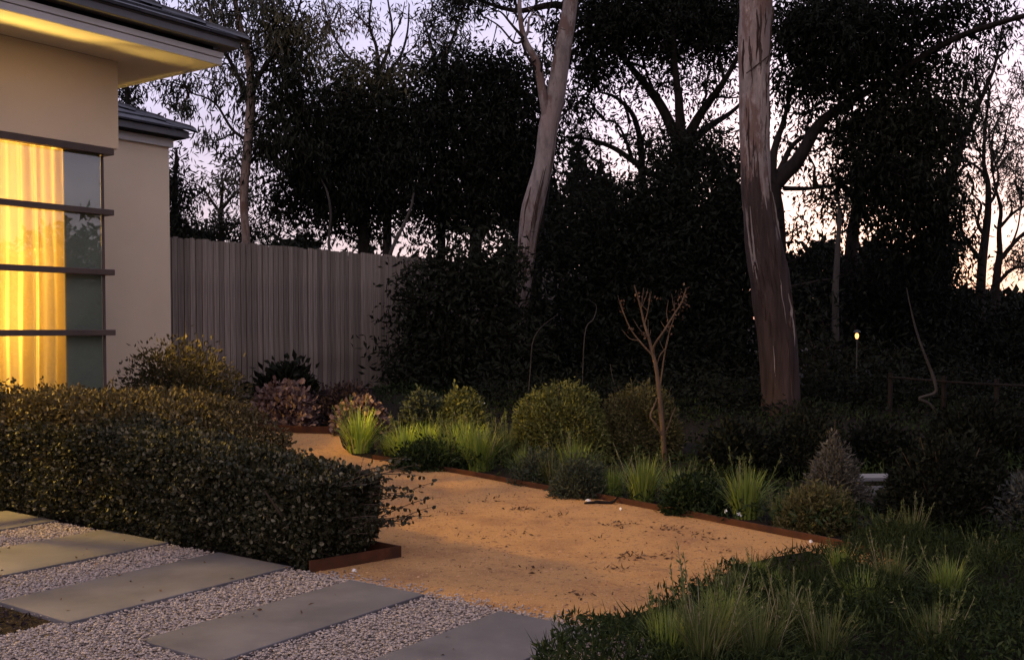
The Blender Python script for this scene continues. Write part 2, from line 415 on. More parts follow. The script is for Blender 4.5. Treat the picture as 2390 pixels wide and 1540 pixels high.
def sheet(name, poly, dz, mat):
    bm = bmesh.new()
    bm.faces.new([bm.verts.new((p[0], p[1], 0)) for p in poly])
    for y in (9.5, 14):
        g = bm.verts[:] + bm.edges[:] + bm.faces[:]
        bmesh.ops.bisect_plane(bm, geom=g, plane_co=(0, y, 0), plane_no=(0, 1, 0))
    for v in bm.verts: v.co.z = gz(v.co.y) + dz
    bmesh.ops.triangulate(bm, faces=bm.faces[:])
    bmesh.ops.recalc_face_normals(bm, faces=bm.faces[:])
    if sum(f.normal.z for f in bm.faces) < 0: bmesh.ops.reverse_faces(bm, faces=bm.faces[:])
    me = bpy.data.meshes.new(name); bm.to_mesh(me); bm.free(); me.materials.append(mat)
    return link(name, me)
FAR = [(700, 1012), (790, 1014), (800, 1045), (822, 1063), (870, 1073), (950, 1086), (1100, 1112), (1250, 1141), (1400, 1167), (1550, 1196), (1700, 1226), (1850, 1256), (1950, 1276), (2100, 1310)]
NEAR = [(2100, 1345), (1960, 1300), (1880, 1290), (1800, 1303), (1720, 1325), (1640, 1376), (1560, 1410), (1480, 1437), (1390, 1457), (1310, 1478)]
farp = [ground(*q) for q in FAR]; nearp = [ground(*q) for q in NEAR]
path_poly = [D(9.9, 10.6)] + farp + nearp + [D(3.752, 2.2), D(3.752, 3.96), D(4.4, 4.1), D(4.9, 5.6), D(5.9, 6.3), D(6.6, 10.6)]
tag(sheet('path', path_poly, .006, M['sand']), kind='structure')
pts = np.array([(p.x, p.y) for p in path_poly])
def inside(poly, X, Y):
    r = np.zeros(len(X), bool); j = len(poly) - 1
    for i in range(len(poly)):
        xi, yi = poly[i]; xj, yj = poly[j]
        cnd = ((yi > Y) != (yj > Y)) & (X < (xj - xi) * (Y - yi) / (yj - yi + 1e-12) + xi)
        r ^= cnd; j = i
    return r
GZ = np.vectorize(gz)

def ico():
    bm = bmesh.new(); bmesh.ops.create_icosphere(bm, subdivisions=1, radius=1)
    V = np.array([v.co[:] for v in bm.verts]); F = np.array([[v.index for v in f.verts] for f in bm.faces]); bm.free(); return V, F
IV, IF = ico()
OV = np.array([(1, 0, 0), (-1, 0, 0), (0, 1, 0), (0, -1, 0), (0, 0, 1), (0, 0, -1)], float) * 1.15
OF = np.array([(0, 2, 4), (2, 1, 4), (1, 3, 4), (3, 0, 4), (2, 0, 5), (1, 2, 5), (3, 1, 5), (0, 3, 5)])
def stones(mb, P, size, flat=.65, fine=False):
    N = len(P); IV_, IF_ = (OV, OF) if fine else (IV, IF); nv = len(IV_)
    size = np.broadcast_to(size, N)
    V = IV_[None] * (1 + rng.uniform(-.28, .28, (N, nv, 1)))
    sc = np.stack([rng.uniform(.8, 1.3, N), rng.uniform(.7, 1.0, N), rng.uniform(.75, 1.1, N) * flat], 1)
    V = V * sc[:, None]
    a = rng.uniform(0, 6.28, N); c, s = np.cos(a), np.sin(a)
    X = V[..., 0] * c[:, None] - V[..., 1] * s[:, None]; Yv = V[..., 0] * s[:, None] + V[..., 1] * c[:, None]
    V = np.stack([X, Yv, V[..., 2]], -1) * size[:, None, None] + P[:, None]
    F = (IF_[None] + np.arange(N)[:, None, None] * nv).reshape(-1, 3)
    mb.add(V.reshape(-1, 3), F)

# grit lying on the sand
N = 28000
X = rng.uniform(-2.2, 3.2, N); Y = 3.9 + 7.5 * rng.random(N) ** 1.5
k = inside(pts, X, Y); X, Y = X[k], Y[k]
mb = MB(); sz = rng.uniform(.0022, .0055, len(X)) * (1 + .9 * (rng.random(len(X)) > .95))
stones(mb, np.stack([X, Y, GZ(Y) + .006 + sz * .2], 1), sz, fine=True)
tag(link('gravel_grit', mb.mesh('gravel_grit', M['grit'])), 'loose sandy grit scattered over the orange path', 'gravel', kind='stuff')

# paved strip: pebble bed with bluestone slabs (a = along the slabs, b = across)
A1 = 3.75
bed_poly = [D(-2.5, -1.5), D(A1, -1.5), D(A1, 7.6), D(-2.5, 7.6)]
pb = tag(sheet('pebble_bed', bed_poly, .003, M['bedpebble']), kind='structure')
SLABS = [(2.47, 3.745, 6.36, 6.98), (2.47, 3.745, 5.17, 5.83), (2.47, 3.745, 4.11, 4.71), (2.50, 3.72, 3.16, 3.645), (2.52, 3.70, 2.22, 2.70), (2.5, 3.7, 1.25, 1.75)]
for (a0, a1, b0, b1) in SLABS:
    mb = MB(); mb.prism([D(a0, b0), D(a1, b0), D(a1, b1), D(a0, b1)], -.02, .026)
    part('paving_slab', mb, M['slab'], pb, bevel=.004)
mb = MB()
N = 130000
a = rng.uniform(1.4, A1, N); bb = rng.uniform(1.6, 7.25, N)
ok = np.ones(N, bool)
for (a0, a1, b0, b1) in SLABS: ok &= ~((a > a0 + .004) & (a < a1 - .004) & (bb > b0 + .004) & (bb < b1 - .004))
ok &= ~((a < 2.47) & (bb > 4.2))
a, bb = a[ok], bb[ok]
# loose pebbles stray a little on to the sand
N2 = 500; a2 = A1 + np.abs(rng.normal(0, .06, N2)); b2 = rng.uniform(2.2, 3.9, N2)
a = np.concatenate([a, a2]); bb = np.concatenate([bb, b2])
sz = rng.uniform(.0040, .0085, len(a))
P = np.stack([AX.x * a + AY.x * bb, AX.y * a + AY.y * bb, rng.uniform(.004, .019, len(a))], 1)
stones(mb, P, sz, fine=True)
tag(link('pebble_gravel', mb.mesh('pebble_gravel', M['pebble'])), 'pale pebble gravel between the grey stone slabs', 'gravel', kind='stuff')

# the planted pocket cut into the paving at the left edge
mbx = sheet('mulch_bed', [D(.2, 4.22), D(2.462, 4.22), D(2.462, 7.4), D(.2, 7.4)], .010, M['mulch']); tag(mbx, kind='structure')
mb = MB(); N = 900
a = rng.uniform(1.7, 2.44, N); bb = rng.uniform(4.24, 5.6, N)
P = np.stack([AX.x * a + AY.x * bb, AX.y * a + AY.y * bb, np.full(N, .016)], 1)
Dv = rng.normal(size=(N, 3)) * (1, 1, .35)
leaves(mb, P, Dv, rng.uniform(.02, .05, N), rng.uniform(.004, .01, N))
tag(link('bark_mulch', mb.mesh('bark_mulch', M['purple'])), 'dark bark mulch in the square bed cut into the paving', 'mulch', kind='stuff')

# rusted steel edging
def edging(name, P, h, label, w=.012):
    P = [Vector(p) for p in P]
    mb = MB(); n = len(P)
    nrm = []
    for i in range(n):
        t_ = (P[min(i + 1, n - 1)] - P[max(i - 1, 0)]); t_.z = 0; t_.normalize(); nrm.append(Vector((-t_.y, t_.x, 0)) * w * .5)
    V = []
    for p, q in zip(P, nrm):
        V += [p + q + Vector((0, 0, -.08)), p - q + Vector((0, 0, -.08)), p - q + Vector((0, 0, h)), p + q + Vector((0, 0, h))]
    F = []
    for i in range(n - 1):
        for k in range(4):
            F.append((i * 4 + k, i * 4 + (k + 1) % 4, i * 4 + 4 + (k + 1) % 4, i * 4 + 4 + k))
    F += [(0, 1, 2, 3), tuple(4 * (n - 1) + k for k in (3, 2, 1, 0))]
    mb.add([v[:] for v in V], F)
    return tag(link(name, mb.mesh(name, M['rust'])), label, 'edging')
C = catmull([p[:] for p in farp[4:]], 40)
edging('steel_edging', [Vector((c[0], c[1], gz(c[1]))) for c in C], .048, 'long rusty steel edging along the far side of the orange sand path')
C = [farp[0] + Vector((-.9, .25, 0)), farp[0], farp[1]]
edging('steel_edging', [Vector((c[0], c[1], gz(c[1]))) for c in C], .085, 'short rusty edging in front of the pink leaved shrub by the fence')
edging('steel_edging', [D(3.757, 3.985), D(4.31, 3.84), D(4.36, 4.6)], .070, 'short rusty edging at the end of the dark hedge')

# ================================================================== HOUSE (local x along the front, y into the house)
HC = D(5.11, 7.66)
house = empty('house', HC, 'rendered house at left with tiled roof and a glowing curtained corner window', 'house', rotz=ANG)
Z0 = -.1; ZS = 3.5; ZW = 2.78
mb = MB()
mb.box(-5.2, 0, 0, .2, ZW, ZS)                   # over the window
mb.box(-5.2, -3.45, 0.003, .2, Z0, ZW)             # left of the window
mb.box(-3.45, -.02, .05, .2, Z0, .48)               # sill wall
mb.box(-.2, 0, .2, 3.2, ZW, ZS)                  # return side over the glass
mb.box(-.2, 0.0, 1.3, 3.2, Z0, ZW)
mb.box(-.2, -.112, .2, 1.3, Z0, 1.98)
part('wall', mb, M['render'], house)
mb = MB(); mb.box(0, 2.67, 2.98, 3.18, Z0, ZS); mb.box(2.47, 2.67, 3.18, 9.5, Z0, ZS)
wing = part('wall', mb, M['render'], house); wing['label'] = 'set back plain rendered wall beside the paling fence'
mb = MB()
mb.box(-5.2, -.2, 3.0, 3.1, 0, 2.86); mb.box(-5.2, -.2, .2, 3.0, -.02, .02); mb.box(-5.2, -.2, .2, 3.0, 2.86, 2.9); mb.box(-5.3, -5.2, .2, 3.1, 0, 2.86); mb.box(-1.40, -1.34, .345, 3.0, .02, 2.86); mb.box(-.216, -.203, 1.302, 3.0, .02, 2.86); mb.box(-.216, -.203, .21, 1.30, .02, 1.97)  # added cross wall keeps the lamps at left off the curtain
part('room', mb, M['inner'], house)
# eaves
mb = MB(); mb.prism([(-6, -.65), (.55, -.65), (.55, 4.4), (0, 4.4), (0, -.001), (-6, -.001)], ZS + .002, ZS + .02)
part('soffit', mb, M['soffit'], house)
def run(mb, y0, y1, z0, z1, xl=-6, yb=4.6):
    """an L shaped run along the front and round the return; y0 outer, y1 inner offset from the wall line"""
    o, i = y0, y1
    mb.prism([(xl, -o - .1), (o, -o - .1), (o, yb), (i, yb), (i, -i - .1), (xl, -i - .1)], z0, z1)
fa = MB(); run(fa, .55, .525, ZS - .012, ZS + .042); run(fa, .562, .525, ZS + .045, ZS + .092)
part('fascia', fa, M['fascia'], house, bevel=.004)
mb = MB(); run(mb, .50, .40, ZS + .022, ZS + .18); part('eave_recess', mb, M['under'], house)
mb = MB(); run(mb, .648, .54, ZS + .128, ZS + .136); run(mb, .654, .642, ZS + .13, ZS + .186); run(mb, .662, .634, ZS + .188, ZS + .202)
part('gutter', mb, M['gutter'], house, bevel=.003)

def roof(parent, xr, yf, z0, xl, pitch, ytiles, depth, label=None):
    """hipped roof: front slope facing -y with hip at the right end, return slope facing +x; loose tiles on the front slope"""
    tp = math.tan(pitch); h = depth
    mb = MB()
    mb.add([(xl, yf, z0), (xr, yf, z0), (xr - h, yf + h, z0 + h * tp), (xl, yf + h, z0 + h * tp), (xr, yf + 2 * h, z0)],
           [(0, 1, 2, 3), (1, 4, 2)])
    r = part('roof', mb, M['tile'], parent)
    e = .30; w = .33; cs = math.cos(pitch); sn = math.sin(pitch)
    row = 0
    while row * e < ytiles:
        s0 = row * e - .03; s1 = s0 + e + .06
        k = 0
        x = xr - s0 * cs
        x1 = x
        xk = math.floor((x + (.5 * w if row % 2 else 0)) / w) * w - (.5 * w if row % 2 else 0) + 0
        xa = xk
        while xa > xl:
            xb = min(xa + w - .006, xr - max(s0, 0) * cs)
            if xb - xa > .02:
                # tile corners on the slope, clipped along the hip
                xt = min(xb, xr - s1 * cs)
                poly = [(xa, s0), (xb, s0), (max(xt, xa + .001), s1), (xa, s1)]
                def P3(q, lift): return (q[0], yf + q[1] * cs - lift * sn, z0 + q[1] * sn + lift * cs)
                V = [P3(q, .018 if j < 2 else .006) for j, q in enumerate(poly)] + [P3(q, .040 if j < 2 else .016) for j, q in enumerate(poly)]
                m_ = MB(); m_.add(V, [(3, 2, 1, 0), (4, 5, 6, 7), (0, 1, 5, 4), (1, 2, 6, 5), (2, 3, 7, 6), (3, 0, 4, 7)])
                part('roof_tile', m_, M['tile'], r)
            xa -= w
        row += 1
    # hip capping tiles
    s = 0.0
    while s < h * .9:
        m_ = MB(); q = .40
        P = []
        for ss, lf in ((s - .02, .062), (s + q * .7, .042)):
            c0 = np.array([xr - ss, yf + ss, z0 + ss * tp + lf])
            P += [c0 + (.10, .02, -.055), c0 + (.03, -.03, -.01), c0 + (0, 0, .022), c0 + (.03, .0, -.004), c0 + (-.02, -.10, -.055)]
        P = np.array(P)
        ordr = [4, 1, 2, 3, 0]
        P = np.vstack([P[:5][ordr], P[5:][ordr]])
        m_.add(P, [(i, i + 1, i + 6, i + 5) for i in range(4)] + [(0, 1, 2, 3, 4)])
        part('hip_tile', m_, M['tile'], r)
        s += q * .62
    return r
roof(house, .655, -.755, ZS + .192, -6, math.radians(25), 2.6, 3.6)
# the wing's eave, set back
fa = MB(); fa.box(.003, 2.71, 2.94, 2.978, ZS - .03, ZS + .07); fa.box(2.672, 2.71, 2.98, 9.5, ZS - .03, ZS + .07)
part('fascia', fa, M['fascia'], house, bevel=.003)
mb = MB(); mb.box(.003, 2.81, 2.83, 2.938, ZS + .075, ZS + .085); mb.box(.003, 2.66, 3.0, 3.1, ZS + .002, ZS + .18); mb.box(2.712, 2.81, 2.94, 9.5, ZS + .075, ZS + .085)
part('eave_recess', mb, M['under'], house)
mb = MB(); mb.box(.003, 2.835, 2.805, 2.825, ZS + .085, ZS + .165); mb.box(2.815, 2.835, 2.826, 9.5, ZS + .085, ZS + .165)
part('gutter', mb, M['gutter'], house, bevel=.003)
roof(house, 2.845, 2.80, ZS + .165, .02, math.radians(24), 1.3, 2.88)

# corner window
WZ0, WZ1 = .48, 2.72
mb = MB()
mb.box(-3.45, -.045, -.005, .06, WZ1 + .002, ZW - .003)          # head
mb.box(-.105, -.045, .062, 1.298, WZ1 + .002, ZW - .003)
mb.box(-3.45, -.045, .01, .048, WZ0 - .03, WZ0 + .02)
for x in (-3.43, -2.3, -1.19): mb.box(x - .022, x + .022, .055, .11, WZ0 + .02, WZ1)
mb.box(-.112, -.092, .072, .092, WZ0 + .02, WZ1)             # the thin corner post
win = part('window', mb, M['bar'], house, bevel=.003)
for xa, xb in ((-3.4, -2.33), (-2.27, -1.22), (-1.16, -.115)):
    mb = MB(); mb.box(xa, xb, .080, .086, WZ0 + .02, WZ1); part('glass_pane', mb, M['glass'], win)
mb = MB(); mb.box(-.106, -.100, .095, 1.295, WZ0 + .02, WZ1); part('glass_pane', mb, M['glass'], win)
for zb in (1.255, 1.755, 2.25):
    mb = MB(); mb.box(-3.45, -.04, .012, .066, zb - .024, zb + .024); mb.box(-.094, -.04, .068, 1.298, zb - .024, zb + .024)
    part('window_bar', mb, M['bar'], win, bevel=.004)
mb = MB(); mb.box(-.435, -.1125, .0945, .106, WZ0, WZ1 + .05); part('blind', mb, M['blind'], win)
def curtain(x0, x1, yc, alongy=False, seed=0):
    g = np.random.default_rng(seed)
    n = int((x1 - x0) / .006); s = np.linspace(x0, x1, n)
    ph = np.cumsum(g.uniform(.25, 1.2, n)) * .16
    off = .058 * np.sin(ph * 2.1) + .022 * np.sin(ph * 5.3 + 1)
    zs = np.linspace(WZ0 + .03, WZ1 + .04, 14)
    V = []
    for j, z in enumerate(zs):
        f = .65 + .35 * (1 - j / 13)
        for i in range(n):
            o = yc + off[i] * f + .006 * math.sin(3 * z + i * .05)
            V.append((o, s[i], z) if alongy else (s[i] + .006 * math.sin(z * 2 + i * .03), o, z))
    I = np.arange(14 * n).reshape(14, n)
    F = np.stack([I[:-1, :-1], I[:-1, 1:], I[1:, 1:], I[1:, :-1]], -1).reshape(-1, 4)
    m_ = MB(); m_.add(V, F); return m_
part('curtain', curtain(-1.32, -.27, .27, seed=4), M['curtain'], win, smooth=True)
# light inside the house: a table lamp close to the window, the rest added fill
def lamp(name, loc, power, r, col=(1, .58, .13)):
    L = bpy.data.lights.new(name, 'POINT'); L.energy = power; L.shadow_soft_size = r; L.color = col
    o = bpy.data.objects.new(name, L); COL.objects.link(o); o.parent = house; o.location = loc
lamp('table_lamp_bulb', (-.98, .74, 1.35), 66, .07)
lamp('room_fill_light', (-.8, 1.7, 2.45), 240, .06)  # unseen, added to light the curtain from behind
lamp('room_fill_light', (-2.6, 1.2, 2.45), 1100, .06)  # unseen, added left of the cross wall to warm the paving
def spot(name, loc, aim, power, size):
    L = bpy.data.lights.new(name, 'SPOT'); L.energy = power; L.shadow_soft_size = .16; L.color = (1, .58, .13)
    L.spot_size = math.radians(size); L.spot_blend = .9
    o = bpy.data.objects.new(name, L); COL.objects.link(o); o.parent = house; o.location = loc
    o.rotation_euler = (Vector(aim) - Vector(loc)).to_track_quat('-Z', 'Y').to_euler()
spot('path_fill_spot', (-.8, 1.4, 2.5), (2.4, -.3, 0), 1900, 62)  # unseen spot, added to throw a warm pool on the path
spot('soffit_fill_spot', (-2.2, .62, 1.2), (-.35, -.5, 3.5), 1000, 62)  # unseen spot left of the view, added to warm the soffit

# ================================================================== FENCE
fence = empty('paling_fence', D(8.0, 11.1), 'tall weathered grey timber paling fence running behind the house', 'fence', rotz=ANG)
g = np.random.default_rng(3)
for r_ in (.75, 1.45, 2.15):
    mb = MB(); mb.box(-.05, 11, .026, .066, r_ - .04, r_ + .04); part('fence_rail', mb, M['rail'], fence)
pal = []
for v_ in range(6):
    mb = MB(); w = .075
    mb.box(0, w, -.0085, .0085, .12, 2.44); pal.append(mb.mesh('paling', M['paling']))
x = 0.0; k = 0
while x < 11:
    # lapped palings: every other one sits proud
    o = link('paling', pal[k % 6], fence, (x, (-.011 if k % 2 else .011) + g.uniform(-.003, .003), g.uniform(-.018, .012)))
    o.scale = (g.uniform(.85, 1.12), 1, 1); o.rotation_euler = (0, g.uniform(-.004, .004), 0)
    x += .046 + g.uniform(-.005, .005); k += 1

# ================================================================== PLANTS: helpers
def crown_mesh(blobs, leaf, per, twigs=None, droop=.8, spread=.14, cluster=22, kind='lance'):
    """blobs (u, v, ru, rv, Y, density): leaf clumps in ellipsoids placed at their real distance"""
    mb = MB(); ends = []
    L0, W0 = leaf
    for (u, v, ru, rv, Y, dens) in blobs:
        c = np.array(at(u, v, Y)); rx = ru / FOC * Y; rz = rv / FOC * Y; ry = .5 * (rx + rz)
        n = int(per * dens * (rx * rz) / (L0 * W0) * (7.0 if dens < .7 else 7 + 9 * min((dens - .7) / .5, 1)))
        nc = max(4, n // cluster)
        cc = ball(nc, .42) * (rx, ry, rz) + c
        if dens > .6:
            ne = max(6, nc // 3)
            ce = unit(rng.normal(size=(ne, 3))) * rng.uniform(.9, 1.7, (ne, 1)) * (rx, ry, rz) + c
            cc = np.vstack([cc, ce])
            nc += ne
            for q in ce[::4]: ends.append((q, c))
        cc = cc + rng.normal(size=cc.shape) * .05
        for q in cc[:: max(1, nc // 14)]: ends.append((q, c))
        m_ = rng.integers(0, nc, n)
        P = cc[m_] + rng.normal(size=(n, 3)) * spread * (1, 1, .85)
        Dv = rng.normal(size=(n, 3)) * .65 + np.array([0, 0, -droop]) + unit(cc[m_] - c) * .25
        leaves(mb, P, Dv, L0 * rng.uniform(.6, 1.25, n), W0 * rng.uniform(.7, 1.2, n), kind)
    return mb, ends
def px(Y, w): return w / FOC * Y
def wiggle(a, b, n=4, amp=.08):
    a = np.array(a); b = np.array(b); L = np.linalg.norm(b - a)
    t = np.linspace(0, 1, n)[:, None]; P = a * (1 - t) + b * t
    P[1:-1] += rng.normal(size=(n - 2, 3)) * L * amp
    return P
def tree(name, label, Y, trunk, limbs, blobs, leafmats, barkmat, group=None, leaf=(.15, .017), per=1.0, droop=.8, spread=.15,
         limbmat=None, twig=True, sides=12, lump=.08, flare=1.35, cat='tree', kind='lance', cluster=22):
    """trunk: (u, v, width px) from the ground up at distance Y; limbs: lists of (u, v, width px, dY)"""
    P = []; R = []
    base = at(trunk[0][0], 700, Y); base.z = gz(Y)
    P.append((base.x, base.y, base.z - .1)); R.append(px(Y, trunk[0][2]) * .5 * flare)
    for (u, v, w) in trunk:
        P.append(at(u, v, Y)[:]); R.append(px(Y, w) * .5)
    root = empty(name, base, label, cat, group)
    mb = MB(); Ct = tube(mb, P, R, sides, n=max(24, len(P) * 9), lump=lump, seed=len(label))
    part('trunk', mb, barkmat, root, base, smooth=True)
    lm = limbmat or barkmat
    LP = [np.array(P)]
    for lb in limbs:
        q = [at(u, v, Y + dy)[:] for (u, v, w, dy) in lb]; r = [px(Y, w) * .5 for (u, v, w, dy) in lb]
        mb = MB(); C_ = tube(mb, q, r, 7, n=len(q) * 6, lump=.06, seed=len(lb))
        part('limb', mb, M['branch'] if (lb[0][2] < 9 and barkmat is M['gum1']) else lm, root, base, smooth=True); LP.append(C_)
    if blobs:
        allp = np.vstack([np.vstack(LP), Ct])
        by = {}
        for bl, mt in zip(blobs, leafmats if isinstance(leafmats, list) else [leafmats] * len(blobs)): by.setdefault(mt, []).append(bl)
        tw = MB()
        for mt, bls in by.items():
            mb, ends = crown_mesh(bls, leaf, per, droop=droop, spread=spread, kind=kind, cluster=cluster)
            part('crown', mb, M[mt], root, base, kind='stuff')
            if twig:
                for bl in bls:
                    c = np.array(at(bl[0], bl[1], bl[4]))
                    s_ = allp[np.argmin(np.linalg.norm((allp - c) * (1, 1, .8) + (0, 0, .25), axis=1))]
                    tube(tw, wiggle(s_, c), [.035, .025, .018, .012], 5, 10, cap=False)
                for e, c in ends:
                    mid = .5 * (e + c) + rng.normal(size=3) * .08
                    tube(tw, [c, mid, e], [.012, .008, .003], 3, 6, cap=False)
        if twig and tw.n: part('twigs', tw, lm, root, base, kind='stuff')
    return root

# ------------------------------------------------------------------ trees, from the left
tree('gum_tree', 'slim gum tree with drooping leaves rising behind the left end of the fence', 18,
     [(573, 640, 20), (574, 560, 19), (569, 470, 19), (574, 390, 21), (582, 300, 22), (586, 220, 20), (580, 140, 16), (560, 60, 13), (540, -40, 10)],
     [[(582, 250, 14, 0), (560, 190, 11, .2), (530, 130, 9, .3), (500, 60, 7, .3), (480, -20, 5, .3)],
      [(584, 230, 13, 0), (610, 170, 11, -.2), (650, 110, 9, -.3), (690, 40, 6, -.4), (710, -30, 4, -.4)],
      [(578, 330, 9, 0), (540, 300, 7, .2), (500, 240, 5, .3), (440, 215, 3, .3)],
      [(582, 300, 9, 0), (620, 270, 7, 0), (665, 240, 5, 0), (700, 220, 3, 0)],
      [(572, 400, 8, 0), (600, 360, 6, .2), (640, 330, 4, .2)]],
     [(500, 40, 60, 70, 18.2, .75), (560, 30, 70, 70, 18, .75), (640, 60, 70, 75, 17.7, .85), (700, 70, 60, 70, 17.6, .9), (590, 120, 75, 60, 18, .7), (690, 150, 60, 50, 17.7, .9),
      (530, 150, 50, 50, 18.2, .6), (440, 205, 60, 32, 18.3, .75), (425, 245, 40, 38, 18.3, .6), (500, 190, 50, 34, 18.2, .55), (640, 235, 80, 50, 18, .9), (610, 330, 60, 60, 18, .8), (670, 320, 70, 70, 18.2, 1.1), (700, 250, 60, 60, 18.2, 1.0),
      (520, 325, 45, 38, 18.2, .55), (550, 370, 40, 36, 18.1, .6), (640, 160, 60, 50, 18, .8)],
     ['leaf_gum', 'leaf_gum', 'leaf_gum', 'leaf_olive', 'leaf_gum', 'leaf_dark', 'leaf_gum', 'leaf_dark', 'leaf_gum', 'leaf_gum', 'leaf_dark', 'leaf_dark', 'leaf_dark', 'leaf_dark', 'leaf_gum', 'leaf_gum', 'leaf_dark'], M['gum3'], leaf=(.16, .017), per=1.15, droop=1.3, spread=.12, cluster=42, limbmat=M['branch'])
tree('dark_tree', 'dark narrow tree showing between the two roofs of the house', 22,
     [(300, 600, 16), (300, 300, 12), (296, 180, 8)], [],
     [(292, 220, 38, 50, 22, .9), (285, 150, 34, 40, 22, .8), (330, 190, 24, 18, 22, .35), (300, 300, 60, 40, 22, 1), (375, 285, 22, 16, 22, .4), (270, 90, 30, 50, 22, .8), (350, 10, 50, 30, 24, .25)], 'leaf_black', M['branch'], leaf=(.16, .02))
tree('dark_tree', 'narrow black tree standing against the right edge of the set back wall', 20,
     [(405, 640, 18), (408, 450, 12), (412, 350, 6)], [],
     [(400, 520, 34, 70, 20, 1.3), (408, 430, 26, 60, 20, .9), (418, 370, 22, 40, 20, .55), (390, 420, 24, 70, 20, 1.1), (430, 555, 40, 30, 20, 1.3)], 'leaf_black', M['branch'], leaf=(.15, .02))
tree('bushy_tree', 'low rounded olive tree beyond the fence between the house and the slim trunk', 25,
     [(520, 640, 14), (515, 520, 10), (520, 430, 6)], [[(515, 500, 8, 0), (480, 450, 5, 0), (460, 430, 3, 0)], [(516, 490, 8, 0), (560, 440, 5, 0), (590, 420, 3, 0)]],
     [(520, 420, 65, 32, 25, .8), (470, 450, 40, 30, 25, .6), (570, 450, 50, 36, 25, .6), (500, 500, 65, 34, 25, .45), (560, 520, 60, 30, 25, .7), (480, 545, 70, 22, 25, 1.3), (600, 545, 60, 28, 25, 1.0)],
     ['leaf_olive', 'leaf_gum', 'leaf_gum', 'leaf_gum', 'leaf_dark', 'leaf_black', 'leaf_black'], M['branch'], leaf=(.17, .022))
# sparse tree with bare twigs high in the middle left
tree('sparse_tree', 'thin leaved tree with bare upright twigs above the olive topped tree', 24,
     [(905, 640, 22), (900, 420, 18), (890, 260, 15), (880, 160, 12)],
     [[(890, 240, 12, 0), (850, 170, 9, 0), (800, 120, 6, 0), (770, 60, 4, 0), (750, -20, 3, 0)],
      [(884, 170, 11, 0), (878, 110, 8, 0), (862, 60, 6, 0), (868, -10, 4, 0)],
      [(884, 170, 11, 0), (905, 120, 8, 0), (915, 70, 6, 0), (905, 0, 4, 0)],
      [(886, 190, 10, 0), (930, 140, 7, 0), (950, 80, 5, 0), (955, 10, 3, 0)],
      [(915, 90, 4, 0), (935, 50, 3, 0), (945, 5, 2, 0)], [(868, 70, 4, 0), (840, 40, 3, 0), (835, 0, 2, 0)],
      [(820, 140, 5, 0), (760, 160, 3, 0), (720, 200, 2, 0)], [(930, 140, 4, 0), (965, 110, 3, 0), (990, 60, 2, 0)]],
     [(770, 60, 60, 60, 24, .42), (720, 130, 50, 60, 24, .42), (830, 30, 60, 28, 24, .4), (870, 65, 50, 26, 24, .55), (800, 130, 55, 40, 24, .35), (940, 30, 40, 36, 24, .16), (950, 150, 50, 40, 24, .22), (760, 210, 60, 40, 24, .4), (985, 110, 30, 36, 24, .3)],
     ['leaf_red', 'leaf_gum', 'leaf_gum', 'leaf_red', 'leaf_gum', 'leaf_gum', 'leaf_gum', 'leaf_gum', 'leaf_dark'], M['branch'], leaf=(.16, .018), droop=1.0)
tree('leafy_tree', 'leafy gum crown against the sky left of the black tree', 21,
     [(1030, 640, 20), (1030, 300, 16), (1035, 120, 12)], [[(1032, 200, 9, 0), (1010, 120, 7, 0), (990, 50, 4, 0)], [(1034, 150, 9, 0), (1060, 80, 6, 0), (1080, 20, 4, 0)]],
     [(1010, 60, 45, 40, 21, .85), (1070, 50, 45, 40, 21, .7), (1040, 110, 50, 40, 21, .75), (1090, 0, 60, 26, 21, .9), (1000, 150, 40, 40, 21, .45), (1030, 0, 50, 20, 21, .4)], 'leaf_gum', M['branch'], leaf=(.16, .018))
tree('dense_tree', 'broad dense tree with an olive top standing behind the fence', 19.5,
     [(850, 640, 30), (850, 420, 24), (855, 250, 16)], [[(850, 400, 12, 0), (790, 300, 8, 0), (760, 250, 4, 0)], [(850, 380, 12, 0), (900, 280, 8, 0), (920, 200, 4, 0)]],
     [(820, 190, 48, 45, 19.5, 1.5), (895, 185, 55, 48, 19.5, 1.5), (860, 260, 100, 60, 19.5, 1.5), (780, 290, 70, 60, 19.6, 1.7), (740, 370, 80, 70, 19.6, 1.6), (840, 360, 110, 90, 19.4, 1.8),
      (930, 310, 80, 110, 19.5, 1.8), (760, 470, 110, 70, 19.5, 1.5), (900, 450, 110, 70, 19.4, 1.7), (700, 420, 50, 60, 19.7, 1.1), (680, 510, 50, 40, 19.7, .8), (770, 545, 70, 24, 19.7, .55), (860, 530, 60, 40, 19.6, 1.1), (650, 470, 50, 50, 19.8, .9)],
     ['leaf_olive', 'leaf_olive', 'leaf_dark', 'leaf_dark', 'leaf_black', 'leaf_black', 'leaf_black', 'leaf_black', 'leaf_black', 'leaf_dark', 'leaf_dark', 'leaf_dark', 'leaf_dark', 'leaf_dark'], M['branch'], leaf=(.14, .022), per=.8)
tree('slim_tree', 'thin pale leaning stem above the right half of the fence', 18.2,
     [(905, 640, 11), (912, 590, 9), (935, 540, 8), (958, 488, 6), (966, 450, 4)], [], [], 'leaf_gum', M['greybranch'], cat='tree')
tree('slim_tree', 'curved whitish stem in the dark foliage above the fence middle', 18.4,
     [(770, 640, 7), (768, 560, 6), (772, 500, 6), (764, 450, 5), (748, 415, 3)], [], [], 'leaf_gum', M['greybranch'], cat='tree')
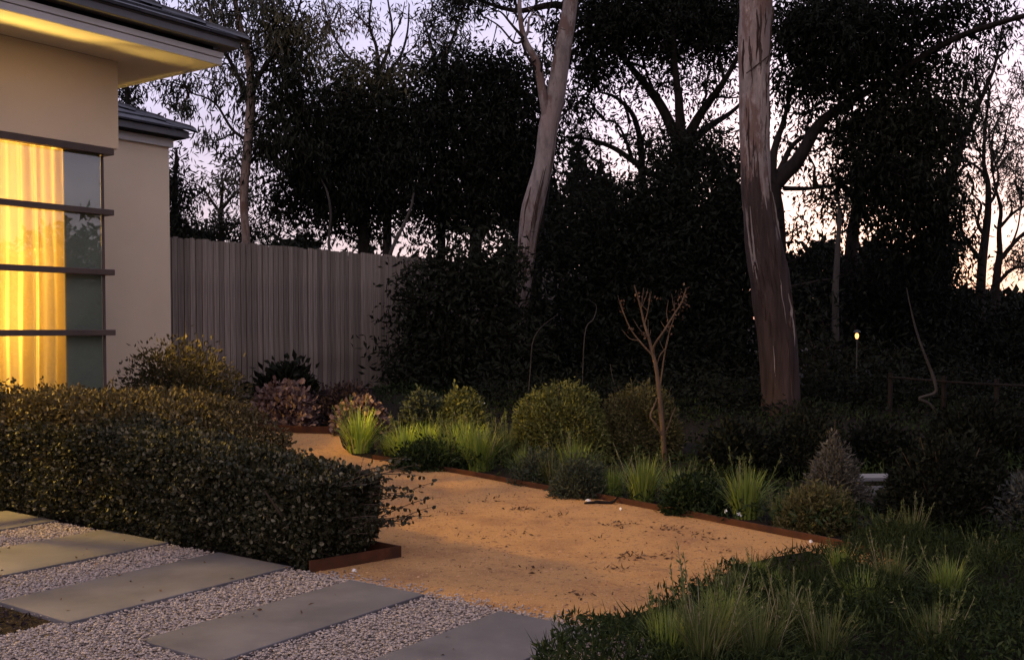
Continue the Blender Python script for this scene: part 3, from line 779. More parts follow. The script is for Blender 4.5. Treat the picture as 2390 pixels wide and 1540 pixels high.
tree('dense_tree', 'large black dense tree immediately left of the pale leaning gum', 20.5,
     [(1110, 640, 30), (1110, 400, 24), (1110, 200, 14)], [[(1110, 330, 12, 0), (1170, 220, 8, 0), (1190, 160, 4, 0)], [(1110, 330, 12, 0), (1040, 240, 8, 0), (1030, 180, 4, 0)]],
     [(1070, 160, 75, 50, 20.5, 1.2), (1150, 170, 80, 55, 20.5, 1.5), (1060, 250, 90, 75, 20.5, 1.8), (1180, 270, 90, 100, 20.5, 1.9), (1040, 380, 110, 100, 20.4, 1.9), (1160, 400, 110, 100, 20.4, 1.9), (1100, 490, 120, 60, 20.4, 1.6), (1210, 200, 50, 70, 20.6, 1.0), (1000, 500, 70, 50, 20.4, 1.0), (1240, 360, 60, 90, 20.6, 1.3)], 'leaf_black', M['branch'], leaf=(.14, .024), per=.8)

# pale leaning gum
t1_ = tree('gum_tree', 'pale smooth trunked gum leaning right in the middle of the garden', 16.5,
     [(1212, 900, 32), (1214, 760, 32), (1222, 668, 36), (1232, 560, 44), (1244, 480, 52), (1268, 388, 44), (1280, 300, 46), (1300, 200, 44), (1318, 90, 38), (1334, -10, 34), (1350, -160, 30), (1352, -320, 22)],
     [[(1281, 300, 26, 0), (1268, 230, 21, -.1), (1254, 152, 18, -.1), (1226, 96, 14, -.15), (1214, 40, 11, -.2), (1212, -40, 9, -.2)],
      [(1256, 170, 8, -.1), (1230, 130, 6, -.2), (1215, 90, 4, -.2)],
      [(1222, 90, 8, -.2), (1196, 60, 6, -.2), (1170, 30, 4, -.2), (1150, 25, 3, -.2)],
      [(1222, 95, 7, -.2), (1200, 100, 5, -.3), (1165, 62, 4, -.3), (1130, 40, 2.5, -.3)],
      [(1214, 50, 6, -.2), (1190, 10, 4, -.2), (1180, -30, 3, -.2)],
      [(1214, 60, 5, -.2), (1235, 30, 4, -.2), (1262, 0, 3, -.2)],
      [(1262, 180, 5, -.1), (1268, 120, 4, -.3), (1274, 60, 3, -.3), (1288, 0, 4, -.3), (1302, -40, 4, -.3)],
      [(1160, 60, 3, -.3), (1150, 100, 2, -.3), (1140, 118, 1.5, -.3)], [(1185, 45, 3, -.2), (1176, 0, 2, -.2), (1160, -20, 1.5, -.2)],
      [(1205, 75, 3, -.2), (1190, 120, 2, -.2), (1170, 128, 1.5, -.2)], [(1196, 62, 3, -.2), (1206, 20, 2, -.2), (1200, -20, 2, -.2)],
      [(1350, -200, 20, 0), (1420, -260, 14, -.5), (1500, -300, 9, -1)]],
     [(1400, -320, 180, 110, 16, .5), (1240, -340, 150, 90, 16, .45), (1255, 130, 40, 60, 16.6, .2), (1500, -330, 160, 90, 15.4, .5), (1245, 30, 40, 36, 16.6, .12)],
     'leaf_dark', M['gum1'], leaf=(.16, .017), sides=18, lump=.05, flare=1.1)

tree('limb_tree', 'dark tree whose limb crosses the top edge left of the pale leaning gum', 18.5,
     [(1240, 900, 30), (1262, 500, 28), (1305, 200, 26), (1325, 60, 24), (1345, -80, 22)],
     [[(1330, 20, 20, 0), (1290, 12, 16, 0), (1240, 22, 13, 0), (1205, 26, 11, 0), (1160, 16, 9, 0), (1110, -2, 7, 0), (1070, -20, 5, 0)]],
     [(1110, -22, 90, 30, 18.5, 1.1), (1300, 60, 30, 70, 18.5, 1.0), (1330, 250, 40, 60, 18.5, .8), (1210, -20, 80, 24, 18.5, .8)], 'leaf_black', M['branch'], leaf=(.15, .02))
# spreading dark tree behind, between the two big trunks
tree('spreading_tree', 'dark spreading tree with fanned limbs between the two big trunks', 18,
     [(1592, 900, 52), (1590, 600, 46), (1590, 420, 42), (1592, 330, 36)],
     [[(1590, 350, 30, 0), (1545, 250, 24, .3), (1500, 190, 18, .5), (1450, 130, 12, .6), (1400, 60, 8, .6)],
      [(1590, 340, 28, 0), (1585, 240, 20, -.2), (1575, 150, 14, -.3), (1570, 40, 8, -.4)],
      [(1592, 340, 28, 0), (1640, 260, 20, 0), (1690, 190, 14, -.2), (1740, 100, 8, -.3)],
      [(1596, 350, 26, 0), (1650, 300, 18, .3), (1710, 260, 10, .5), (1760, 210, 6, .5)],
      [(1588, 420, 22, 0), (1530, 410, 16, .5), (1480, 378, 15, .5), (1430, 345, 12, .6), (1370, 325, 8, .7), (1310, 320, 5, .7)],
      [(1585, 470, 18, 0), (1510, 470, 13, .5), (1440, 440, 13, .6), (1390, 415, 9, .7), (1340, 405, 5, .7)],
      [(1505, 470, 22, .5), (1498, 400, 18, .6), (1496, 340, 15, .6), (1478, 270, 12, .6), (1440, 230, 8, .6), (1400, 215, 5, .6)],
      [(1480, 385, 9, .5), (1462, 330, 7, .6), (1440, 290, 5, .6), (1410, 280, 3, .6)],
      [(1490, 395, 6, .5), (1470, 360, 5, .4), (1462, 330, 4, .4), (1470, 290, 3, .4)],
      [(1540, 245, 10, .3), (1520, 200, 7, .2), (1505, 160, 4, .2)], [(1690, 190, 8, -.2), (1680, 140, 6, -.2), (1650, 90, 4, -.2)]],
     [(1400, 40, 75, 75, 18, 1.7), (1490, 40, 90, 80, 18, 1.9), (1590, 40, 100, 80, 18, 2.0), (1680, 40, 80, 80, 18, 1.8), (1385, 140, 50, 60, 18, 1.7), (1460, 140, 70, 40, 18.2, .6), (1570, 135, 90, 40, 18, .6), (1680, 130, 60, 40, 18, .5),
      (1450, 210, 60, 40, 18.3, .45), (1370, 230, 36, 60, 18.3, .6), (1540, 200, 80, 40, 18.2, .62), (1640, 200, 70, 46, 18, .58), (1700, 230, 40, 40, 18, .5),
      (1370, 300, 60, 26, 18.4, .6), (1440, 290, 50, 30, 18.4, .32), (1500, 330, 50, 50, 18.4, .6), (1400, 340, 60, 40, 18.5, .5), (1470, 430, 80, 30, 18.4, .8), (1540, 300, 50, 50, 18.2, .55), (1650, 290, 50, 30, 18.1, .5), (1350, 370, 50, 40, 18.5, .55), (1420, 380, 40, 20, 18.5, .12),
      (1360, 440, 60, 26, 18.5, .55), (1440, 470, 70, 24, 18.4, .9), (1600, 380, 80, 60, 17.9, 1.8), (1660, 370, 70, 36, 17.9, 1.0), (1710, 300, 36, 22, 17.9, .12), (1700, 370, 40, 30, 17.9, .8)],
     'leaf_black', M['branch'], leaf=(.12, .019), droop=.7)

# dark understorey behind the garden, shrub by shrub
def thicket(label, blobs, mat='leaf_black', leaf=(.13, .024), per=.85, name='dense_shrub', droop=.2):
    Y = blobs[0][4]; base = at(blobs[0][0], 700, Y); base.z = gz(Y)
    root = empty(name, base, label, 'shrub', 'dark shrubs behind the garden')
    mb, ends = crown_mesh(blobs, leaf, per, droop=droop, spread=.16)
    part('foliage', mb, M[mat], root, base, kind='stuff')
    tw = MB()
    for (u, v, ru, rv, Y_, d_) in blobs:
        c = np.array(at(u, v, Y_)); g0 = np.array([c[0] * .5 + base.x * .5, c[1], gz(c[1]) - .05])
        tube(tw, wiggle(g0, c, 4, .06), [.03, .025, .018, .008], 5, 10, cap=False)
    part('stems', tw, M['twig'], root, base, kind='stuff')
    return root
thicket('dark green shrub swallowing the right end of the paling fence', [(1020, 690, 75, 80, 15.4, 1.4), (1090, 650, 100, 80, 15.4, 1.4), (985, 830, 70, 100, 15.4, 1.6), (1060, 800, 110, 100, 15.2, 1.6), (1160, 650, 60, 80, 15.6, 1.2), (1010, 920, 110, 50, 15, 1.4), (1130, 910, 90, 60, 15, 1.4), (1205, 770, 50, 80, 15.3, 1.2), (1215, 880, 60, 80, 15.2, 1.5)], 'leaf_dark')
thicket('black shrub immediately right of the pale leaning trunk', [(1320, 600, 80, 100, 17.5, 1.6), (1310, 780, 90, 120, 17.2, 1.7), (1300, 900, 90, 70, 17, 1.6), (1230, 850, 70, 110, 17.2, 1.4), (1190, 720, 40, 90, 17.2, 1.3)])
thicket('tall black shrub behind the thin sapling', [(1440, 570, 110, 110, 17.8, 1.9), (1440, 720, 100, 110, 17.5, 1.8), (1420, 870, 100, 90, 17, 1.7), (1520, 520, 90, 80, 17.8, 1.9)])
thicket('tall black shrub left of the thick streaked trunk', [(1610, 520, 110, 130, 17.2, 2.0), (1660, 660, 110, 130, 17, 1.9), (1560, 700, 90, 130, 17, 1.8), (1590, 860, 110, 110, 16.6, 1.8), (1700, 830, 70, 140, 16.6, 1.8), (1720, 480, 50, 100, 17, 1.4), (1680, 990, 110, 60, 15.5, 1.5)])
thicket('grey green shrub right behind the base of the thick streaked trunk', [(1930, 830, 90, 90, 14.6, 1.0), (2010, 900, 110, 80, 14.2, 1.1), (1920, 950, 90, 70, 14, 1.2), (1880, 730, 50, 80, 15, .7), (2060, 970, 100, 60, 13.6, 1.2)], 'leaf_dark', per=.8)
thicket('dark shrub under the long horizontal limb', [(1990, 700, 90, 70, 18, 1.0), (2080, 740, 90, 90, 18, 1.3), (2180, 720, 80, 90, 18, 1.3), (2100, 640, 80, 60, 18.3, 1.0), (1900, 660, 60, 50, 18.3, .8), (2140, 850, 110, 70, 17, 1.4)])
thicket('black shrub mass behind the low rail fence at right', [(2280, 820, 110, 80, 19, 1.4), (2370, 780, 80, 70, 19, 1.4), (2240, 920, 110, 80, 18, 1.4), (2360, 920, 90, 90, 18, 1.4), (2200, 760, 60, 60, 19, 1.1), (2440, 850, 80, 110, 18, 1.4)])

for lab, us in (('low black shrub mass between the fence end and the round green shrub', (1180, 1290)), ('low black shrub mass behind the round green shrub', (1390, 1480)), ('low black shrub mass behind the thin sapling, near the ground', (1570, 1650)), ('low black shrub mass left of the thick trunk foot', (1700, 1760)), ('low black shrub mass right of the thick trunk foot', (1900, 1990)), ('low black shrub mass below the bent grey stem', (2090, 2190)), ('low black shrub mass under the rail fence', (2290, 2380))):
    thicket(lab, [(us[0], 960, 75, 70, 13.4, 1.3), (us[1], 970, 75, 75, 13.0, 1.3), (.5 * (us[0] + us[1]), 1020, 110, 50, 12.2, 1.2)], 'leaf_black', (.09, .017), .9, 'low_shrub')
# thick streaked gum, the nearest tree
YT = 12.6
t2 = tree('gum_tree', 'thick gum with streaked red brown bark in the right middle of the garden', YT,
     [(1822, 1010, 98), (1820, 900, 88), (1816, 800, 90), (1802, 700, 92), (1790, 622, 88), (1776, 525, 79), (1766, 440, 73), (1761, 340, 68), (1760, 200, 68), (1762, 80, 73), (1764, 0, 74), (1768, -160, 66), (1770, -380, 50)],
     [[(1768, -200, 40, 0), (1860, -300, 30, -.4), (1980, -380, 18, -.8)], [(1766, -180, 36, 0), (1680, -290, 24, .2), (1580, -360, 14, .4)]],
     [(1860, -330, 170, 110, 12.3, .5), (2020, -260, 160, 110, 11.8, .5), (1650, -330, 160, 100, 12.8, .5), (1900, -170, 120, 70, 12.4, .5), (2150, -170, 140, 70, 11.8, .5)],
     'leaf_dark', M['gum2'], leaf=(.16, .018), sides=28, lump=.07, flare=1.1)
def bark_strips(root, Y, prof, n, mat, w, v0, v1, seed):
    g_ = np.random.default_rng(seed); mb = MB()
    V_ = [q[1] for q in prof]; 
    for i in range(n):
        va = g_.uniform(v0, v1); ln = g_.uniform(40, 190); ph = math.radians(g_.uniform(-72, 72)); P = []
        for k in range(5):
            v = va + ln * k / 4
            uc = np.interp(v, V_, [q[0] for q in prof]); wd = np.interp(v, V_, [q[2] for q in prof])
            R_ = px(Y, wd) * .5 * 1.01; c = at(uc, v, Y); a_ = ph + g_.uniform(-.05, .05)
            P.append((c.x + R_ * math.sin(a_), Y - R_ * math.cos(a_), c.z))
        ww = w * g_.uniform(.5, 1.3)
        tube(mb, P, [ww * .3, ww, ww * 1.1, ww * .8, ww * .2], 5, 12, lump=.5, seed=seed + i)
    part('bark_strip', mb, mat, root, root.location, kind='stuff')
PROF2 = [(1768, -160, 66), (1764, 0, 74), (1762, 80, 73), (1760, 200, 68), (1761, 340, 68), (1766, 440, 73), (1776, 525, 79), (1790, 622, 88), (1802, 700, 92), (1816, 800, 90), (1820, 900, 88), (1822, 1010, 98)]
bark_strips(t1_, 16.5, [(1334, -10, 34), (1318, 90, 38), (1300, 200, 44), (1280, 300, 46), (1268, 388, 44), (1244, 480, 52), (1232, 560, 44), (1222, 668, 36), (1214, 760, 32)], 16, M['darkbark'], .010, 250, 620, 5)
bark_strips(t2, YT, PROF2, 34, M['darkbark'], .013, 0, 860, 1)
bark_strips(t2, YT, PROF2, 16, M['palebark'], .010, 60, 820, 2)
for (pp, w) in ((((1806, 20), (1800, 60), (1797, 120), (1790, 150)), 5), (((1796, 130), (1770, 150), (1742, 172)), 4)):
    mb = MB(); tube(mb, [at(u, v, YT - .19)[:] for u, v in pp], [px(YT, w) * .4] * len(pp), 5, 14, lump=.5); part('bark_strip', mb, M['darkbark'], t2, t2.location)

# tree behind with the long limb reaching to the right
tree('limb_tree', 'dark tree with one long limb rising to the upper right corner', 16.5,
     [(1812, 900, 60), (1806, 600, 56), (1800, 450, 50), (1790, 400, 44)],
     [[(1796, 440, 44, 0), (1830, 408, 38, 0), (1868, 366, 32, 0), (1905, 300, 26, 0), (1945, 262, 22, 0), (2005, 225, 19, 0), (2070, 190, 17, -.2), (2150, 135, 15, -.5), (2235, 88, 14, -.8), (2330, 55, 12, -1.2), (2420, 30, 11, -1.5)],
      [(1800, 420, 24, 0), (1808, 350, 18, .2), (1830, 280, 12, .4), (1850, 200, 8, .5)],
      [(1815, 410, 16, 0), (1850, 340, 12, .3), (1900, 310, 8, .4), (1960, 305, 5, .4)],
      [(1830, 440, 12, 0), (1890, 440, 9, .2), (1960, 430, 6, .3)],
      [(2006, 228, 12, 0), (2000, 200, 9, -.2), (1990, 178, 5, -.2)], [(2072, 190, 13, -.2), (2076, 150, 10, -.3), (2068, 110, 5, -.3)], [(2074, 165, 7, -.3), (2088, 140, 4, -.3), (2090, 120, 3, -.3)]],
     [(1870, 60, 75, 80, 16.5, 1.7), (1960, 60, 90, 80, 16.3, 1.8), (2070, 50, 90, 70, 16.2, 1.6), (2190, 40, 90, 60, 16, 1.2), (2300, 20, 70, 36, 15.6, .5), (1870, 180, 60, 60, 16.6, 1.2), (1950, 170, 80, 60, 16.5, 1.5), (2050, 150, 70, 60, 16.6, 1.3), (2140, 180, 70, 60, 16.4, 1.2),
      (1890, 265, 60, 40, 16.8, .7), (1980, 290, 60, 50, 16.6, 1.2), (2080, 290, 90, 80, 16.5, 1.8), (2170, 270, 60, 70, 16.4, 1.5), (1830, 230, 36, 60, 16.8, .35), (1960, 370, 60, 40, 16.8, .7), (2060, 400, 80, 70, 16.6, 1.7), (2150, 400, 70, 90, 16.5, 1.7),
      (1900, 400, 50, 26, 16.9, .6), (1920, 460, 60, 30, 16.8, .85), (2010, 480, 70, 40, 16.8, .9), (2110, 500, 80, 60, 16.6, 1.4), (2190, 500, 50, 70, 16.6, 1.3), (1850, 540, 36, 50, 16.9, .58), (1890, 580, 60, 36, 16.9, .4), (1970, 520, 60, 30, 16.9, .3), (1840, 330, 40, 60, 17, .4), (1880, 350, 50, 40, 17, .3), (2080, 580, 60, 40, 16.8, .8), (2160, 590, 80, 50, 16.8, 1.2), (1980, 640, 90, 26, 17, .8), (1860, 610, 50, 40, 17, .6), (2220, 330, 36, 60, 16.6, .6), (2290, 100, 50, 30, 15.8, .3)],
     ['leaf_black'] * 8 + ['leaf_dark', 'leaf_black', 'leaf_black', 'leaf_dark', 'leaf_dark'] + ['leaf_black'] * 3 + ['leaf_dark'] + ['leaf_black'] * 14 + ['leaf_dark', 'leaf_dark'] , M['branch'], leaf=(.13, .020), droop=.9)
tree('dark_tree', 'brownish trunk standing before the cream patch of sunset', 19.5,
     [(1980, 900, 40), (1984, 640, 34), (1990, 560, 28), (2000, 470, 22), (2010, 380, 14)], [], [(2000, 400, 60, 60, 19.5, .8)], 'leaf_dark', M['branch'], cat='tree')
tree('slender_tree', 'slender greenish trunk right of the thick streaked gum', 15.2,
     [(1952, 960, 18), (1950, 800, 17), (1950, 690, 16), (1954, 600, 13), (1960, 500, 10)], [], [(1962, 470, 30, 30, 15.2, .4)], 'leaf_dark', M['greybranch'], cat='tree')

# bare branched trees at the right edge against the sunset
tree('bare_tree', 'bare twisted tree in front of the cream sunset at right', 21,
     [(2286, 900, 26), (2288, 720, 22), (2292, 620, 20), (2300, 550, 18), (2306, 490, 15), (2306, 430, 12), (2296, 380, 9), (2300, 300, 7), (2310, 210, 5)],
     [[(2292, 610, 12, 0), (2268, 580, 10, 0), (2246, 545, 8, 0), (2240, 500, 6, 0), (2246, 460, 4, 0)],
      [(2300, 555, 10, 0), (2282, 520, 8, 0), (2290, 480, 6, 0), (2276, 460, 4, 0), (2262, 450, 3, 0)],
      [(2306, 480, 9, 0), (2322, 455, 7, 0), (2330, 410, 5, 0), (2320, 370, 3, 0)],
      [(2304, 430, 7, 0), (2286, 395, 6, 0), (2258, 378, 5, 0), (2234, 384, 4, 0), (2215, 420, 3, 0)],
      [(2246, 545, 5, 0), (2228, 570, 4, 0), (2212, 598, 3, 0)], [(2258, 565, 5, 0), (2276, 542, 4, 0), (2284, 530, 2, 0)],
      [(2298, 380, 5, 0), (2280, 340, 4, 0), (2268, 290, 3, 0)], [(2300, 330, 4, 0), (2324, 290, 3, 0), (2340, 240, 2, 0)]],
     [(2270, 420, 60, 50, 21, .14), (2250, 330, 70, 50, 21, .5), (2310, 330, 50, 60, 21, .42), (2240, 480, 40, 60, 21, .45), (2330, 410, 40, 40, 21, .26), (2270, 250, 60, 50, 21, .5), (2225, 610, 40, 60, 21, .5), (2290, 680, 40, 24, 21, .4)], ['leaf_dark', 'leaf_gum', 'leaf_gum', 'leaf_dark', 'leaf_gum', 'leaf_gum', 'leaf_dark', 'leaf_dark'], M['branch'], leaf=(.15, .014), droop=1.0)
tree('bare_tree', 'forked bare tree at the far right edge beside the hill', 22,
     [(2326, 900, 24), (2324, 720, 20), (2326, 650, 18), (2334, 590, 15)],
     [[(2334, 600, 14, 0), (2332, 540, 11, 0), (2336, 490, 9, 0), (2324, 440, 6, 0), (2316, 400, 4, 0)],
      [(2332, 610, 12, 0), (2360, 575, 10, 0), (2390, 545, 8, 0), (2420, 530, 6, 0)],
      [(2335, 530, 8, 0), (2362, 500, 7, 0), (2392, 480, 5, 0)], [(2360, 575, 6, 0), (2376, 530, 4, 0), (2384, 470, 3, 0)],
      [(2330, 660, 10, 0), (2360, 630, 8, 0), (2400, 620, 6, 0)]],
     [(2370, 400, 50, 50, 22, .55), (2360, 470, 40, 30, 22, .35), (2380, 610, 50, 26, 22, .9), (2400, 560, 40, 40, 22, .2), (2350, 330, 40, 50, 22, .5), (2395, 330, 30, 50, 22, .4), (2385, 190, 40, 50, 22, .5), (2360, 250, 40, 40, 22, .5), (2380, 440, 30, 40, 22, .8)], 'leaf_gum', M['branch'], leaf=(.15, .015), droop=.8)
tree('leaning_tree', 'dark leaning tree with thin foliage left of the bare twisted tree', 19,
     [(2180, 800, 28), (2186, 640, 26), (2200, 520, 24), (2214, 440, 20), (2236, 360, 16), (2262, 290, 13), (2290, 230, 10), (2320, 160, 7), (2335, 90, 5)],
     [[(2240, 350, 10, 0), (2236, 290, 8, 0), (2246, 230, 6, 0), (2262, 160, 4, 0)], [(2290, 230, 7, 0), (2276, 170, 5, 0), (2280, 110, 3, 0)], [(2220, 430, 9, 0), (2250, 390, 7, 0), (2280, 380, 5, 0)]],
     [(2250, 180, 60, 50, 19, .55), (2310, 160, 50, 50, 19, .5), (2230, 270, 50, 40, 19, .6), (2290, 270, 50, 40, 19, .45), (2210, 400, 30, 60, 19, .6), (2350, 110, 50, 40, 19, .35), (2200, 580, 40, 70, 19, 1.3), (2340, 50, 60, 40, 19, .5)], 'leaf_dark', M['branch'], leaf=(.15, .017), droop=1.1)
tree('bent_sapling', 'thin bent grey stem in front of the dark shrubs at right', 11.6,
     [(2204, 1030, 5), (2196, 985, 6), (2172, 945, 7), (2146, 930, 7), (2180, 918, 8), (2184, 900, 8), (2172, 862, 7), (2156, 822, 6), (2138, 770, 5), (2124, 712, 3), (2116, 672, 2)], [], [], 'leaf_gum', M['greybranch'], sides=7, lump=.15, flare=1.0)

# trees beyond the right of the view, which the window mirrors and which shade the right side
for i, (x, y, h_) in enumerate(((8.5, 9.5, 9), (6.4, 2.4, 7), (13.5, 13, 11))):
    root = empty('side_tree', (x, y, gz(y)), ['dark tree outside the right edge, nearest the long grass', 'dark tree outside the right edge, beside the camera', 'dark tree outside the right edge, farthest back'][i], 'tree')
    mb = MB(); tube(mb, [(x, y, 0), (x + .1, y, h_ * .4), (x - .2, y + .1, h_ * .9)], [.22, .17, .05], 10, lump=.06); part('trunk', mb, M['branch'], root, (x, y, gz(y)), smooth=True)
    mb = MB(); n = (7000, 21000, 8000)[i]
    for q in range(6):
        c = np.array([x, y, h_ * .55]) + rng.normal(size=3) * (1.0, 1.0, h_ * .16)
        P = ball(n // 6) * (1.9, 1.9, 1.5) + c
        leaves(mb, P, rng.normal(size=(len(P), 3)) + (0, 0, -.6), .24, .045)
    part('crown', mb, M['leaf_dark'], root, (x, y, gz(y)), kind='stuff')

for i in range(6):
    x, y = 10.3 + .5 * math.sin(i * 2.1), 1.5 + i * 1.9
    root = empty('tall_shrub', (x, y, gz(y)), ['tall dark shrub of the side screen, nearest the camera', 'tall dark shrub of the side screen, second from the camera', 'tall dark shrub of the side screen, third from the camera', 'tall dark shrub of the side screen, third from its far end', 'tall dark shrub of the side screen, second from its far end', 'tall dark shrub of the side screen, at its far end'][i], 'shrub', 'tall shrubs of the side screen')
    v_ = ball(5200, .5) * (1.1, 1.35, 1.75) + (x, y, 1.75 + gz(y)); v_[:, 2] = np.maximum(v_[:, 2], .05)
    mb = MB(); leaves(mb, v_, rng.normal(size=(len(v_), 3)) + (0, 0, .2), .17, .04); part('foliage', mb, M['leaf_dark'], root, (x, y, gz(y)), kind='stuff')
    mb = MB(); tube(mb, [(x, y, gz(y) - .05), (x + .05, y, 1.2), (x, y + .1, 2.6)], [.05, .04, .015], 6, 8); part('stem', mb, M['branch'], root, (x, y, gz(y)))
# far wood and the hill that close the view
mb = MB(); N = 42000
u = rng.uniform(200, 2460, N); Yw = rng.uniform(29, 34, N)
top = 2.3 + 1.0 * np.sin(u * .011) + .7 * np.sin(u * .037 + 1) + .5 * np.sin(u * .09)
top = np.where(u > 2200, 1.9, top); top = np.where(u < 1000, np.clip(top, 2.9, 3.6), top); top = np.where((u > 1820) & (u < 2200), 3.2 + .3 * np.sin(u * .05), top)
top = np.where((u > 1180) & (u < 1800), top + 2.4, top)
P = np.stack([(u - 1195) / FOC * Yw, Yw, gz(30) + np.maximum(top, .8) * rng.random(N) ** .6], 1)
leaves(mb, P, rng.normal(size=(N, 3)), .34, .08)
tag(link('far_woodland', mb.mesh('far_woodland', M['leaf_black'])), 'far dark belt of scrub closing the view behind the trees', 'woodland', kind='stuff')
mb = MB(); V = []; nx = 40
for j in range(9):
    for i in range(nx):
        x = 10 + i * 1.6; yy = 52 + j * 4
        V.append((x, yy, .2 + 3.4 * math.exp(-((x - 24.5) / 9) ** 2) * math.sin(math.pi * j / 8) + .12 * math.sin(x * 2.1) * math.sin(math.pi * j / 8)))
mb.add(V, [(j * nx + i, j * nx + i + 1, (j + 1) * nx + i + 1, (j + 1) * nx + i) for j in range(8) for i in range(nx - 1)])
tag(link('hill', mb.mesh('hill', M['mulch'], True)), kind='structure')

# ================================================================== GARDEN PLANTS
def surface_shrub(name, label, cat, base, R, n, mat, leaf=(.03, .009), group=None, shape=2.0, top=1.0, kind='oval', core=True, z0=0.0, jit=.05, lift=.3, rotz=0, shell=.16, spikes=0):
    """a rounded mass of leaves standing on the ground: half extents R, superellipsoid exponent shape"""
    root = empty(name, base, label, cat, group, rotz)
    v = unit(rng.normal(size=(n, 3))); v[:, 2] = np.abs(v[:, 2]) * 1.0 - .12
    e = 2.0 / shape
    w = np.sign(v) * np.abs(v) ** e; w = w / (np.sum(np.abs(w) ** (2 / e), 1, keepdims=True) ** (e / 2))
    th = np.arctan2(w[:, 1], w[:, 0])
    lumpy = 1 + .07 * np.sin(3 * th + R[0] * 9) + .05 * np.sin(7 * th + w[:, 2] * 6) + .05 * np.sin(11 * w[:, 2] + 4 * th)
    r = (1 - shell * rng.random(n) ** 1.5)[:, None] * lumpy[:, None]
    P = w * r * R + rng.normal(size=(n, 3)) * jit * min(R)
    P[:, 2] = np.maximum(P[:, 2], .01) + z0
    Dv = unit(w / np.array(R)) + rng.normal(size=(n, 3)) * .75 + (0, 0, lift)
    mb = MB(); leaves(mb, P, Dv, leaf[0] * rng.uniform(.6, 1.3, n), leaf[1] * rng.uniform(.7, 1.3, n), kind)
    part('foliage', mb, M[mat], root, kind='stuff')
    st = MB(); ns = 14
    for i in range(ns):
        q = w[rng.integers(n)] * np.array(R) * .93; q[2] = abs(q[2])
        tube(st, [(q[0] * .1, q[1] * .1, -.03), (q[0] * .5, q[1] * .5, q[2] * .6), q], [.012, .009, .004], 4, 7, cap=False)
    for i in range(spikes):
        q = w[rng.integers(n)] * np.array(R); q[2] = abs(q[2])
        qq = q * rng.uniform(1.08, 1.3); tube(st, [q * .8, q, qq], [.004, .003, .002], 3, 5, cap=False)
    part('stems', st, M['twig'], root, kind='stuff')
    return root
def rounded_hedge(name, label, a0, a1, b0, b1, topf, n, mat, leaf, sprigs=0):
    base = D((a0 + a1) / 2, (b0 + b1) / 2)
    root = empty(name, base, label, 'hedge', None, ANG)
    hx, hy = (a1 - a0) / 2, (b1 - b0) / 2
    mb = MB(); P = []; Nn = []
    k = 0
    face = rng.choice(5, n, p=[.33, .33, .08, .13, .13])
    s = rng.uniform(-1, 1, n); tt = rng.random(n)
    x = np.where(face == 0, s * hx, np.where(face == 1, -hx, np.where(face == 2, hx, s * hx)))
    yv = np.where(face == 3, -hy, np.where(face == 4, hy, rng.uniform(-1, 1, n) * hy))
    H = topf(x + (a0 + a1) / 2, yv + (b0 + b1) / 2)
    z = np.where(face == 0, H, tt * H)
    nx_ = np.stack([np.where(face == 1, -1., np.where(face == 2, 1., 0.)), np.where(face == 3, -1., np.where(face == 4, 1., 0.)), np.where(face == 0, 1., 0.)], 1)
    # round the edges: pull corners in
    q = np.stack([x / hx, yv / hy, (z / H) * 2 - 1], 1)
    ex = np.clip(np.abs(q) * np.array([hx, hy, 1])[None] - (np.array([hx, hy, 1]) - .22), 0, 1) * np.sign(q); ex[:, 2] = np.where(q[:, 2] < 0, 0, ex[:, 2])
    nn = unit(nx_ + ex * 3.0)
    over = np.maximum(np.linalg.norm(ex, axis=1) - .22, 0)
    Pp = np.stack([x, yv, z], 1) - nn * over[:, None] * .8
    wav = .014 * np.sin(x * 7 + yv * 4) + .018 * np.sin(yv * 9 + z * 8) + .025 * np.sin(x * 15 - z * 13 + yv * 3)
    depth = (rng.random(n) ** 1.3) * .17
    Pp = Pp + nn * (wav - depth)[:, None] + rng.normal(size=(n, 3)) * .012
    # the foot tucks in towards the ground
    tuck = np.clip((.12 - Pp[:, 2]) / .12, 0, 1)[:, None]
    Pp[:, :2] -= nn[:, :2] * tuck * .10
    Pp[:, 2] = np.maximum(Pp[:, 2], .015)
    Dv = nn + rng.normal(size=(n, 3)) * .8 + (0, 0, .25)
    leaves(mb, Pp, Dv, leaf[0] * rng.uniform(.6, 1.3, n), leaf[1] * rng.uniform(.7, 1.3, n), 'oval')
    st = MB()
    for i in range(sprigs):
        j = rng.integers(n)
        b_ = Pp[j]; d_ = unit(nn[j] + rng.normal(size=3) * .5 + (0, 0, .4)); L = rng.uniform(.05, .13)
        tube(st, [b_ - d_ * .05, b_ + d_ * L * .5, b_ + d_ * L], [.0022, .0018, .001], 3, 4, cap=False)
        m_ = rng.integers(5, 9); tpos = rng.uniform(.2, 1.05, m_)[:, None]
        leaves(mb, b_ + d_ * L * tpos, rng.normal(size=(m_, 3)) + d_ * .5, leaf[0] * rng.uniform(.7, 1.2, m_), leaf[1], 'oval')
    part('foliage', mb, M[mat], root, kind='stuff')
    for i in range(26):
        q0 = np.array([rng.uniform(-.6, .6) * hx, rng.uniform(-.95, .95) * hy, -.02])
        q1 = q0 + rng.normal(size=3) * .15; q1[2] = rng.uniform(.3, .5)
        tube(st, wiggle(q0, q1, 4, .06), [.014, .011, .008, .004], 5, 8, cap=False)
    part('stems', st, M['twig'], root, kind='stuff')
    return root, hx, hy
hA, hx, hy = rounded_hedge('hedge', 'wide clipped dark hedge with small round leaves beside the stone slabs', 3.72, 4.30, 3.93, 7.45, lambda a, b: .50 + .15 * np.clip((b - 4) / 1.6, 0, 1), 92000, 'hedge', (.026, .0095), 420)
